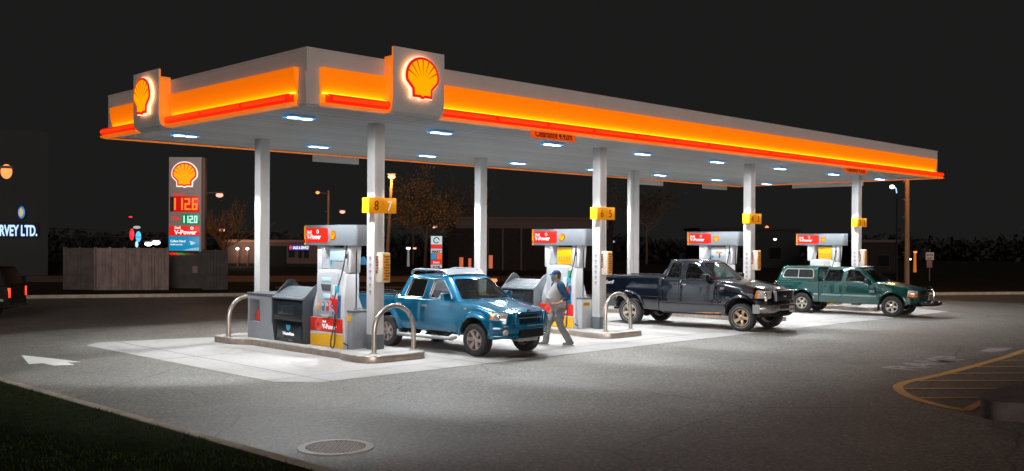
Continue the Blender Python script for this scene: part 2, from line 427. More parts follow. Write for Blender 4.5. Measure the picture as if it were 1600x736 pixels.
# ------------------------------------------------------------------ ground
g = G(); S = 900
struct(g.poly([(-S,-S,0),(S,-S,0),(S,S,0),(-S,S,0)]), 'asphalt_ground', K['asphalt'], smooth=False)
pad = [(-.87,7.93),(-.42,8.42),(1.0,8.1),(2.45,7.70),(10,8.6),(29,9.2),(29.6,8.4),(29.0,2.0),(27.1,.05),(26.5,-1.2),(15.7,-.94),(-.23,-.83),(-.80,-.19)]
g = G(); g.prism(pad, 'z', -.02, .006); struct(g, 'concrete_pad', K['pad'], smooth=False)
# lawn with its kerb, left foreground
def ledge(y): return -4.50 + (3.6-y)*0.028 if y < 3.6 else -4.50
g = G(); pl = [(ledge(y), y) for y in range(-30, 16, 2)]
g.prism([(-60,-30)] + pl + [(-60,15)], 'z', -.05, .10); struct(g, 'lawn_soil', K['grass_soil'], smooth=False)
g = G(); g.prism([(ledge(y), y) for y in range(-30, 16, 2)] + [(ledge(y)+.15, y) for y in range(14, -31, -2)], 'z', -.05, .115)
struct(g, 'lawn_kerb', K['kerb'], bevel=.012)
g = G(); rnd = random.Random(3)
for i in range(60000):
    d = 3 + 24*rnd.random()**1.6
    a = rnd.uniform(-.55, .03)*1.0 + .0
    p = CAMP + (fw*1 + r2*math.tan(a))*d
    if p.x > ledge(p.y)-.02 or p.x < -40: continue
    h = rnd.uniform(.02, .055); t = rnd.uniform(0, 6.28); wd = rnd.uniform(.003, .006)*(1+d*.06); lx, ly = rnd.uniform(-.03,.03), rnd.uniform(-.03,.03)
    c, s_ = math.cos(t)*wd, math.sin(t)*wd
    g.add([(p.x-c, p.y-s_, .098), (p.x+c, p.y+s_, .098), (p.x+lx, p.y+ly, .1+h)], [(0,1,2)])
tag(g.build('grass', K['blade'], smooth=False, recalc=False), 'short dark lawn grass behind the kerb in the corner', 'grass', kind='stuff')
# oil stains on the pad
K['stain'] = mat('oil_stain', (.11, .085, .075), .45, var=.3, vscale=5); K['stain_light'] = mat('faint_stain', (.34, .32, .30), .55, var=.2, vscale=4)
def stain(x, y, a, b_, seed, m, z=.0075):
    rr = random.Random(seed); pts = []
    ph = [rr.uniform(0, 6.28) for _ in range(4)]
    for i in range(40):
        t = 2*math.pi*i/40; q = 1+.18*math.sin(2*t+ph[0])+.12*math.sin(3*t+ph[1])+.07*math.sin(7*t+ph[2])+.04*math.sin(11*t+ph[3]); pts.append((x+a*q*math.cos(t), y+b_*q*math.sin(t), z))
    struct(G().poly(pts), 'oil_stain', K[m], smooth=False)
for q in ((5.3,-.40,.42,.20,1,'stain'),(5.0,1.6,.35,.7,2,'stain_light'),(1.0,1.2,.35,.9,3,'stain_light'),(.9,4.6,.3,.8,4,'stain_light'),(9.0,-.2,.5,.22,5,'stain_light'),(15.2,-.4,.4,.2,6,'stain'),(14.6,2.0,.4,.8,7,'stain_light'),(23.2,-.6,.4,.25,8,'stain_light'),(1.6,-.1,.25,.15,9,'stain_light')): stain(*q)
# raised kerbed island at the right edge
def P0(u, v, z=0.0):
    d = fw + r2*((u-800)/1534.66) + u2*((376.78-v)/1534.66); t = (z-CAMP.z)/d.z; return CAMP + d*t
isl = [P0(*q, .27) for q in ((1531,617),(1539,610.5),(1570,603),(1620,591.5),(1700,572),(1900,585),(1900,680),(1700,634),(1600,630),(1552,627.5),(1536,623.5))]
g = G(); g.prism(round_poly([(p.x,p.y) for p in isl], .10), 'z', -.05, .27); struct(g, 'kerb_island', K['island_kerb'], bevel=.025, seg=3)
# far kerb and verge beyond the forecourt
def strip(name, u0, v0, u1, v1, wdt, h, m, z0=-.02):
    a, b = P0(u0, v0), P0(u1, v1); d = (b-a).normalized(); n = Vector((-d.y, d.x, 0))
    g = G(); g.prism([(a.x,a.y),(b.x,b.y),(b.x+n.x*wdt,b.y+n.y*wdt),(a.x+n.x*wdt,a.y+n.y*wdt)], 'z', z0, h); return struct(g, name, m, bevel=.01 if h > .05 else 0)
strip('far_kerb', -80, 468, 700, 459, .22, .14, K['kerb'])
strip('far_kerb', 1380, 462, 1800, 458, .22, .13, K['kerb'])
# painted arrow
g = G(); ar = [P0(*q) for q in ((33,555),(45,569),(67,567.5),(85,571.3),(116,570),(104,566.6),(125,565.8),(103,562.6))]
g.prism([(p.x,p.y) for p in ar], 'z', .001, .005); struct(g, 'painted_arrow', K['paint_white'], smooth=False)
# yellow hatched zone
def line(g, pts, wd, z=.005):
    pts = [Vector((p.x, p.y)) for p in pts]; L_, R_ = [], []
    for i, p in enumerate(pts):
        t = (pts[min(i+1, len(pts)-1)] - pts[max(i-1, 0)]).normalized(); n = Vector((-t.y, t.x))*wd/2
        L_.append(p+n); R_.append(p-n)
    for i in range(len(pts)-1):
        g.add([(L_[i].x,L_[i].y,z),(R_[i].x,R_[i].y,z),(R_[i+1].x,R_[i+1].y,z),(L_[i+1].x,L_[i+1].y,z)], [(0,1,2,3)])
g = G()
raw = [(1700,509),(1600,548),(1540,567),(1480,583),(1440,592),(1418,597),(1407,601),(1403,605),(1407,611),(1418,618),(1440,626),(1475,635),(1510,642)]
P3 = [P0(*q) for q in raw]; sm = []
for i in range(len(P3)-1):
    for t in (0, .25, .5, .75):
        a, b, c_, d = P3[max(i-1,0)], P3[i], P3[i+1], P3[min(i+2,len(P3)-1)]
        sm.append(.5*((2*b)+(-a+c_)*t+(2*a-5*b+4*c_-d)*t*t+(-a+3*b-3*c_+d)*t**3))
sm.append(P3[-1]); line(g, sm, .17)
line(g, [P0(1509,641.5), P0(1545,624)], .15, .0065)
o = struct(g, 'yellow_outline_marking', K['paint_yellow'], smooth=False)
g = G()
for (ua, ub, v) in ((1584,1700,553.6),(1551,1700,563.5),(1522,1700,573.5),(1475,1700,584),(1425,1700,595.6),(1413,1572,608),(1436,1531,622.5)):
    line(g, [P0(ua, v), P0(ub, v-.9*(ub-ua)/200)], .11, .0085)
struct(g, 'yellow_stripe_marking', K['paint_yellow'], smooth=False)
# worn white word painted on the lane
for k, (u_, v_, tx, L_) in enumerate(((1421, 578, 'AIR ONLY', 1.0),)):
    a, b = P0(1425,580), P0(1519,560); d = (b-a); ang = math.atan2(d.y, d.x)
    o = text_mesh('RAMP', 1, K['paint_worn'], name='painted_word', flat=True, bold=.012, depth=.001)
    bb = max(v.co.x for v in o.data.vertices); ln = d.length
    for v in o.data.vertices: v.co.x *= ln/bb; v.co.y *= .95
    o.location = (a.x, a.y, .005); o.rotation_euler = (0, 0, ang); o['kind'] = 'structure'
g = G(); q = [P0(*z_) for z_ in ((1530,549),(1545,544),(1583,543.5),(1570,548.5),(1552,550))]
g.prism([(p.x,p.y) for p in q], 'z', .001, .005); struct(g, 'painted_patch', K['paint_worn'], smooth=False)
# manhole
mc = (P0(470,700)+P0(579,699))/2; mh = thing('manhole_cover', 'round cast iron manhole cover with pale rim in the dark asphalt', 'manhole cover', (mc.x, mc.y, 0))
g = G(); g.lathe([(.375,.003),(.365,.014),(.43,.014),(.455,.012),(.46,.0)], n=48); g.build('rim', K['iron_rim'], mh)
g = G(); g.lathe([(0,.006),(.375,.006)], n=48); g.build('cover', K['iron'], mh)
g = G()
for i in range(-8, 9):
    for j in range(-8, 9):
        x, y = i*.042, j*.042
        if x*x+y*y < .125: g.box((x-.013, y-.013, .006), (x+.013, y+.013, .013))
g.build('tread_studs', K['iron_rim'], mh, smooth=False)

# ------------------------------------------------------------------ canopy
CL, CW, ZL, ZT = 28.37, 8.87, 5.005, 6.02
cn = thing('canopy', 'long flat station roof with glowing yellow and red fascia bands on eight columns', 'canopy')
g = G(); g.box((.02,.02,ZL+.35),(CL-.02,CW-.02,ZT-.12)); g.build('roof_slab', K['fascia'], cn)
g = G(); n = 44; dy = (CW-.1)/n
for i in range(n):
    y0 = .05+i*dy; x0, x1 = .05, CL-.05
    g.add([(x0,y0,ZL+.02),(x1,y0,ZL+.02),(x1,y0+dy*.76,ZL+.02),(x0,y0+dy*.76,ZL+.02),(x0,y0+dy*.80,ZL+.045),(x1,y0+dy*.80,ZL+.045),(x0,y0+dy,ZL+.045),(x1,y0+dy,ZL+.045),(x0,y0+dy,ZL+.02),(x1,y0+dy,ZL+.02)],
          [(0,3,2,1),(3,4,5,2),(4,6,7,5),(6,8,9,7)])
for k_ in range(len(g.f)): g.m[k_] = (k_//4*7+(k_//4)//3) % 3
g.build('soffit', [K['soffit'], K['soffit_b'], K['soffit_c']], cn, smooth=False, recalc=False)
def side_frames():
    # origin, along direction, outward direction, length
    return {'front': (Vector((0,0,0)), Vector((1,0,0)), Vector((0,-1,0)), CL), 'left': (Vector((0,CW,0)), Vector((0,-1,0)), Vector((-1,0,0)), CW),
            'back': (Vector((CL,CW,0)), Vector((-1,0,0)), Vector((0,1,0)), CL), 'right': (Vector((CL,0,0)), Vector((0,1,0)), Vector((1,0,0)), CW)}
FR = side_frames()
def extr(g, fr, prof, s0, s1, nseg=1):
    o, a, n, _ = FR[fr]; k = len(prof); vs = []
    for i in range(nseg+1):
        s_ = s0+(s1-s0)*i/nseg
        for (q, z) in prof: vs.append(o + a*s_ + n*q + Vector((0,0,z)))
    fs = [(i*k+j, i*k+(j+1) % k, (i+1)*k+(j+1) % k, (i+1)*k+j) for i in range(nseg) for j in range(k)]
    fs += [tuple(range(k))[::-1], tuple(range(nseg*k, nseg*k+k))]
    g.add(vs, fs)
g = G()
for fr in FR: 
    L_ = FR[fr][3]
    n = int(L_//3.7)
    for i in range(n):
        a0, a1 = L_*i/n, L_*(i+1)/n
        e_ = .0505 if fr in ('left', 'right') else 0; extr(g, fr, [(0, ZL), (0, ZT), (-.05, ZT), (-.05, ZL)], a0+(.003 if i else e_), a1-(.003 if i < n-1 else e_))
g.build('fascia_panel', K['fascia'], cn, smooth=False)
g = G()
for fr in FR: extr(g, fr, [(.012, ZT-.005), (.012, ZT+.03), (-.08, ZT+.03), (-.08, ZT-.005)], -.012+(.093 if fr in ('left','right') else 0), FR[fr][3]+.012-(.093 if fr in ('left','right') else 0))
g.build('roof_trim', K['fascia'], cn, smooth=False)
yprof = [(.105, 5.70), (.10, 5.60), (.082, 5.46), (.055, 5.34), (.028, 5.25), (.020, 5.10), (.018, 5.052), (.002, 5.052), (.002, 5.702)]
def rprof(r, cz=5.135, cx=.105, n=10):
    return [(cx+r*1.12*math.cos(R(a)), cz+r*math.sin(R(a))) for a in range(-90, 91, 20)] + [(.003, cz+r), (.003, cz-r)]
segs = {'front': [(.27, 1.78), (3.07, CL-.26)], 'left': [(.32, 1.98), (3.48, CW-.27)], 'back': [(.12, CL-.12)], 'right': [(.12, CW-.12)]}
for fr, ss in segs.items():
    for (a, b) in ss:
        n = max(1, round((b-a)/3.7)); g = G()
        for i in range(n): extr(g, fr, yprof, a+(b-a)*i/n+.006, a+(b-a)*(i+1)/n-.006)
        if fr in ('front', 'left'): g.build('yellow_band', K['yellow_band'], cn, ang=40)
        g = G(); extr(g, fr, [(.035, 5.2222), (.105, 5.2222), (.105, 5.2240), (.035, 5.2240)], a+.03, b-.03); g.build('groove_light', K['groove_led'], cn, smooth=False)
        ra = a+(.12 if (fr == 'front' and a < 1) else 0); rb = b-(.12 if fr == 'left' and b > 5 else 0)
        if fr == 'front' and b > 20: rb = CL+.17
        if fr == 'left' and a < 1: ra = -.17
        if fr in ('back', 'right'): ra, rb = -.16, FR[fr][3]+.03
        if fr == 'left' and a < .5: ra = -.03
        n = max(1, round((rb-ra)/1.62))
        g = G(); extr(g, fr, rprof(.086), ra, rb); g.build('red_bar', K['red_bar'], cn, bevel=.02, ang=60)
        g = G()
        for i in range(n):
            s0, s1 = ra+(rb-ra)*i/n+.05, ra+(rb-ra)*(i+1)/n-.05
            extr(g, fr, [(.115+.096*math.cos(R(q_)), 5.135+.062*math.sin(R(q_))) for q_ in range(-80, 81, 20)], s0, s1)
        g.build('light_tube', K['red_bar_core'], cn, ang=60)
        g = G(); extr(g, fr, [(.0, 4.985), (.13, 4.985), (.19, 5.015), (.19, 5.035), (.12, 5.047), (.0, 5.047)], a if ra > 0 else ra, b if rb < FR[fr][3] else rb); g.build('orange_lip', K['orange_lip'], cn, ang=40)
# corner pieces and plain flashing under the fascia
g = G()
for fr, a, b in (('front', -.034, .27), ('left', CW-.27, CW-.002)): extr(g, fr, [(.0, 4.99), (.035, 5.01), (.02, 5.25), (.002, 5.6), (-.01, 5.6), (-.01, 4.99)], a, b)
g.build('corner_cover', K['fascia'], cn, ang=40)

# emblem: generic scallop in the local XZ plane facing -Y
def scallop(wd, n=40):
    pts = []
    for i in range(n+1):
        a = R(198 - 216*i/n)
        pts.append((.5*math.cos(a), .03+.47*math.sin(a) if math.sin(a) > 0 else .03+.40*math.sin(a)))
    pts += [(.30, -.27), (.29, -.46), (.08, -.455), (.03, -.485), (-.03, -.485), (-.08, -.455), (-.29, -.46), (-.30, -.27)]
    return [(x*wd, z*wd) for x, z in pts]
def shrink(pts, d):
    out = []; k = len(pts)
    ar = sum(pts[i][0]*pts[(i+1) % k][1]-pts[(i+1) % k][0]*pts[i][1] for i in range(k)); sg = 1 if ar > 0 else -1
    for i in range(k):
        a, b, c = Vector(pts[i-1]), Vector(pts[i]), Vector(pts[(i+1) % k])
        n1 = Vector((-(b-a).y, (b-a).x)).normalized()*sg; n2 = Vector((-(c-b).y, (c-b).x)).normalized()*sg
        m_ = (n1+n2); m_ = m_/max(m_.length_squared/2, .5) ; out.append(tuple(b+m_*d))
    return out
def emblem(parent, wd, x, y, z, glow=True, lit=True, name='emblem'):
    base = scallop(wd); 
    red, yel, rib = (K['shell_red'], K['shell_yellow'], K['shell_rib'])
    e = G().prism([(x+px, z+pz) for px, pz in base], 'y', y-.035*wd-.004, y-.012*wd-.001 if glow else y-.001).build(name, red, parent, smooth=False)
    G().prism([(x+px, z+pz) for px, pz in shrink(base, .062*wd)], 'y', y-.035*wd-.010, y-.035*wd-.003).build('emblem_face', yel, e, smooth=False)
    g = G()
    for i in range(7):
        a = R(90 + (i-3)*19.5); c, s_ = math.cos(a), math.sin(a); r1, r0 = wd*(.465 if abs(i-3) < 3 else .44), wd*.14
        ox, oz = 0, -.10*wd; w1 = .019*wd
        rr1 = r1 + (.10*wd*math.sin(a))
        g.prism([(x+ox+c*r0, z+oz+s_*r0), (x+ox+c*rr1-s_*w1, z+oz+s_*rr1+c*w1), (x+ox+c*rr1+s_*w1, z+oz+s_*rr1-c*w1)], 'y', y-.035*wd-.014, y-.035*wd-.009)
    g.build('emblem_ribs', rib, e, smooth=False)
    return e
def logo_sign(label, loc, rz):
    t = thing('logo_sign', label, 'sign', loc, rz, None)
    prof = [(0, 4.97), (-.10, 4.975), (-.215, 5.03), (-.27, 5.13), (-.28, 5.30), (-.28, 6.28), (-.245, 6.28)]
    inner = [(-.245, 5.30), (-.235, 5.15), (-.19, 5.065), (-.09, 5.012), (0, 5.01)]
    g = G(); P_ = prof + inner; k = len(P_); vs = [(-.645, q, z) for q, z in P_] + [(.645, q, z) for q, z in P_]
    g.add(vs, [tuple(range(k))[::-1], tuple(range(k, 2*k))] + [(i, (i+1) % k, k+(i+1) % k, k+i) for i in range(k)])
    g.build('front_panel', K['fascia'], t, ang=30)
    for sx in (-1, 1):
        G().prism([(-.262,5.28),(-.262,6.27),(-.235,6.27),(-.235,6.1),(-.003,6.1),(-.003,5.03),(-.10,5.0),(-.22,5.06)], 'x', sx*.648, sx*.656).build('glowing_side', K['orange_lip'], t, smooth=False)
    G().box((-.60,-.24,5.06),(.60,-.004,6.12)).build('sign_box', K['fascia'], t)
    wd = .84; zc = 5.71
    G().prism([(px, zc+pz) for px, pz in shrink(scallop(wd), -.022)], 'y', -.352, -.342).build('halo_plate', K['halo'], t, smooth=False)
    # light strip round the plate that washes the panel
    rim = shrink(scallop(wd), -.012); g = G()
    for i in range(len(rim)):
        a, b = rim[i], rim[(i+1) % len(rim)]
        g.add([(a[0],-.2815,zc+a[1]),(b[0],-.2815,zc+b[1]),(b[0],-.342,zc+b[1]),(a[0],-.342,zc+a[1])], [(0,1,2,3)])
    g.build('halo_strip', K['halo_glow'], t, smooth=False, recalc=False)
    emblem(t, wd, 0, -.352, zc)
    return t
logo_sign('square panel with glowing red and yellow scallop emblem above the long canopy side', (2.425, 0, 0), 0)
logo_sign('square panel with glowing red and yellow scallop emblem on the short canopy side', (0, 6.13, 0), R(-90))

# canopy lamps with real lights
SPOT = bpy.data.lights.new('canopy_downlight', 'SPOT'); SPOT.energy = SPOT_W; SPOT.spot_size = R(109); SPOT.spot_blend = .16; SPOT.shadow_soft_size = .18; SPOT.color = (.93, .965, 1.0)
SPOT.use_nodes = True; N_, L_n = SPOT.node_tree.nodes, SPOT.node_tree.links       # wide beam with a sharp cut-off, as such fixtures have
tc_ = N_.new('ShaderNodeTexCoord'); sp_x = N_.new('ShaderNodeSeparateXYZ'); ab_ = N_.new('ShaderNodeMath'); ab_.operation = 'ABSOLUTE'; pw_ = N_.new('ShaderNodeMath'); pw_.operation = 'POWER'; pw_.inputs[1].default_value = -1.5
L_n.new(tc_.outputs['Normal'], sp_x.inputs[0]); L_n.new(sp_x.outputs['Z'], ab_.inputs[0]); L_n.new(ab_.outputs[0], pw_.inputs[0]); L_n.new(pw_.outputs[0], N_['Emission'].inputs['Strength'])
first = None
for j in range(2):
    for i in range(8):
        x, y = .95+3.742*i, (1.72, 6.70)[j]
        row = ('front', 'back')[j]; nth = ('nearest', 'second', 'third', 'fourth', 'fifth', 'sixth', 'seventh', 'farthest')[i]
        if first is None:
            t = thing('canopy_light', '', 'ceiling light'); first = t
            g = G(); g.prism(rrect(-.30, .30, -.17, .17, .08), 'z', ZL-.034, ZL+.018); g.build('housing', K['led_rim'], t, bevel=.006)
            for s_ in (-1, 1): G().prism(rrect(s_*.15-.125, s_*.15+.125, -.10, .10, .09), 'z', ZL-.050, ZL-.038).build('lens', K['led_white'], t)
            for s_ in (-1, 1): G().prism(rrect(s_*.16-.19, s_*.16+.17, -.19, .19, .15), 'z', ZL-.0405-.002*s_, ZL-.0352).build('lens_glow', K['led_blue'], t)  # blue glow around the lenses put in as emitting plates
        else: t = dup(first)
        t.location = (x, y, 0); t['group'] = 'bright lights under the canopy'
        t['label'] = f'{nth} bluish white lamp from the left corner in the {row} row under the canopy'
        ld = bpy.data.lights.new('canopy_lamp', 'AREA'); ld.shape = 'RECTANGLE'; ld.size = .5; ld.size_y = .3; ld.energy = LAMP_W; ld.color = (.92, .96, 1.0); ld.spread = R(150)
        ld.spread = R(172); ld.energy = LAMP_W*.22
        lo = bpy.data.objects.new('canopy_lamp', ld); COL.objects.link(lo); lo.location = (x, y, ZL-.065)
        ld = SPOT; lo = bpy.data.objects.new('canopy_lamp', ld); COL.objects.link(lo); lo.location = (x, y, ZL-.075); lo.rotation_euler = (R(-11 if j == 0 else -3), 0, 0)
# clearance boards
def board(label, p, rz, wd, h, txt=True, mt=None):
    t = thing('clearance_board', label, 'sign', p, rz)
    G().box((0,-.012,0),(wd,.012,h)).build('board', K['clear_orange'] if txt else (mt or K['white_board']), t, bevel=.003)
    g = G()
    for k in range(4): g.tube([(wd*(.12+.25*k),-.016,h*.75),(wd*(.12+.25*k),-.022,h*.75)], .012, 8)
    g.build('rivet', K['slate'] if not txt else K['clear_text'], t)
    if txt:
        s_ = 1.42 if wd > 1.4 else .9
        text_mesh('Clearance 4.42m', .215*s_/1.42, K['clear_text'], t, (wd*.5,-.014,.045), name='lettering', align='CENTER', sx=wd/1.76, bold=.004)
    return t
board('orange board reading Clearance 4.42m hung from the middle of the long canopy edge', (5.85,-.03,4.83), 0, 1.5, .17)
board('orange clearance board above the farthest front column', (20.75,-.03,4.83), 0, 1.6, .16)
board('white back of a clearance board at the left end of the rear canopy edge', (5.95,CW+.03,4.78), 0, 1.62, .26, False)
board('white back of a clearance board right of the double rear column', (21.2,CW+.03,4.78), 0, 1.6, .26, False)
board('small white board with orange end at the far rear canopy edge', (25.6,CW+.03,4.80), 0, 1.9, .18, False)
board('white clearance board back hanging at the far short side of the canopy', (CL+.03,6.2,4.82), R(-90), 3.2, .15, False)

# ------------------------------------------------------------------ columns
CX, CS, YF, YB = 2.747, 7.465, 1.616, 6.333
def column(x, y, front, label, extra=False, z0=.15):
    t = thing('column', label, 'column', (x, y, 0))
    G().box((0,0,z0+.32),(.272,.272,ZL+.03)).build('shaft', K['column'], t, bevel=.012)
    G().box((-.004,-.004,z0-.03),(.276,.276,z0+.32)).build('base_band', K['slate'], t, bevel=.012)
    if extra: G().box((-.23,.0,z0),(-.04,.16,ZL+.01)).build('downpipe', K['column'], t, bevel=.03)
    if front:
        g = G()
        for k in range(6):
            zc = 2.12-k*.145; yy = .136; g2 = [( -.002, yy+.035*math.cos(R(a)), zc+.035*math.sin(R(a))) for a in range(0, 360, 30)]
            g.tube(g2, .0045, 5, closed=True)
            g.box((-.003, yy-.014, zc-.016), (.001, yy+.012, zc+.014)); g.box((-.003, yy-.03, zc-.062), (.001, yy+.03, zc-.054))
        g.build('pictogram_strip', K['decal'], t, smooth=False)
    return t
ordn = ['first', 'second', 'third', 'fourth']
for k in range(4):
    column(CX+CS*k, YF, True, f'{("nearest","second","third","farthest")[k]} white front column, beside the pump number sign {("8 7","6 5","4 3","2 1")[k]}')
    if k < 3: column(CX+CS*k, YB, False, ('white rear column behind the grey box on the first island', 'white rear column rising behind the blue pickup', 'white rear column with a pipe beside it behind the black pickup')[k], k == 2)
# number signs
for k, (a, b) in enumerate((('8','7'),('6','5'),('4','3'),('2','1'))):
    t = thing('pump_number_sign', f'orange sign with numbers {a} and {b} on the {("nearest","second","third","farthest")[k]} front column', 'sign', (2.93+CS*k, 1.555, 3.09), 0, 'orange pump number signs')
    G().box((-.365,0,0),(.365,.055,.33)).build('sign_panel', K['num_orange'], t, bevel=.006)
    G().box((-.378,.004,.004),(-.352,.24,.326)).build('side_panel', K['num_yellow_side'], t, bevel=.004)
    G().box((.352,.057,.004),(.372,.24,.326)).build('side_panel', K['num_yellow_side'], t, bevel=.004)
    G().box((-.006,-.006,.0),(.006,.0,.33)).build('divider', K['pump_yellow'], t)
    for s_, ch in ((-1, a), (1, b)):
        text_mesh(ch, .30, K['num_brown'] if not (ch == '7') else K['letter_white'], t, (s_*.175,-.004,.058), name='digit', align='CENTER', sx=.85)  # reflection on the seven put into its colour as white
# towel cabinets on the columns
first = None
for k in range(4):
    lab = f'cream cabinet with amber front fixed to the {("nearest","second","third","farthest")[k]} front column'
    if first is None:
        t = first = thing('leaflet_cabinet', lab, 'cabinet', (2.905, 1.612, 1.60), 0, 'amber fronted cabinets on the front columns')
        G().box((-.105,-.215,0),(.115,-.001,.64)).build('case', K['cream'], t, bevel=.02)
        G().box((-.083,-.226,.03),(.095,-.2,.61)).build('amber_door', K['amber_cab'], t, bevel=.012)
        g = G()
        for q in range(9):
            zz = .06+q*.06; g.box((-.07+.03*(q % 2), -.231, zz), (.05+.02*(q % 3), -.225, zz+.03))
        g.build('contents', K['amber_cab_d'], t, smooth=False)
        g = G(); 
        text_mesh('KLEEN', .13, K['num_brown'], t, (-.108, -.07, .19), (0, R(-90), R(-90)), name='lettering', bold=.003)
    else: t = dup(first); t['label'] = lab
    t.location = (2.905+CS*k, 1.612, 1.60)

# ------------------------------------------------------------------ islands, hoops
def island_pts():
    return [(2.10,.62),(3.30,.62),(3.52,.82),(3.50,1.62),(3.36,1.95),(3.36,5.55),(3.52,5.9),(3.52,6.75),(3.3,6.95),(1.95,6.95),(1.72,6.75),(1.72,5.9),(2.0,5.45),(2.0,1.80),(1.86,1.55),(1.86,.84)]
for k in range(4):
    t = thing('pump_island', f'steel edged concrete island under the {("nearest","second","third","farthest")[k]} pump', 'pump island', (CS*k, 0, 0), 0, 'raised pump islands')
    pts = round_poly(island_pts(), .14)
    G().prism(pts, 'z', .0, .142).build('steel_edge', K['steel_kerb'], t, bevel=.008, ang=50)
    G().prism(shrink(pts, .02), 'z', .13, .150).build('concrete_top', K['pad'], t, smooth=False)
def hoop(x0, x1, y, label, h=.97):
    t = thing('guard_hoop', label, 'bollard', ((x0+x1)/2, y, .15), 0, 'steel guard hoops')
    w_ = (x1-x0)/2; pa = [(-w_,0,0),(-w_,0,h-w_-.0)]
    for i in range(1, 16): a = math.pi*(1-i/16); pa.append((w_*math.cos(a), 0, h-w_+w_*math.sin(a)))
    pa += [(w_,0,h-w_),(w_,0,0)]
    G().tube(pa, .052, 16).build('bent_tube', K['steel'], t, ang=60)
    for s_ in (-1, 1): G().lathe([(.10,0),(.10,.012),(.054,.014)], (s_*w_,0,0), n=20).build('foot_plate', K['steel_kerb'], t)
hoop(2.37, 3.42, 1.10, 'arched steel hoop at the front end of the nearest island')
hoop(1.86, 2.9, 6.25, 'arched steel hoop left of the grey box at the rear end')
hoop(2.37+CS, 3.42+CS, 1.10, 'arched steel hoop in front of the rear wheel of the black pickup')
for k in (2, 3): pass

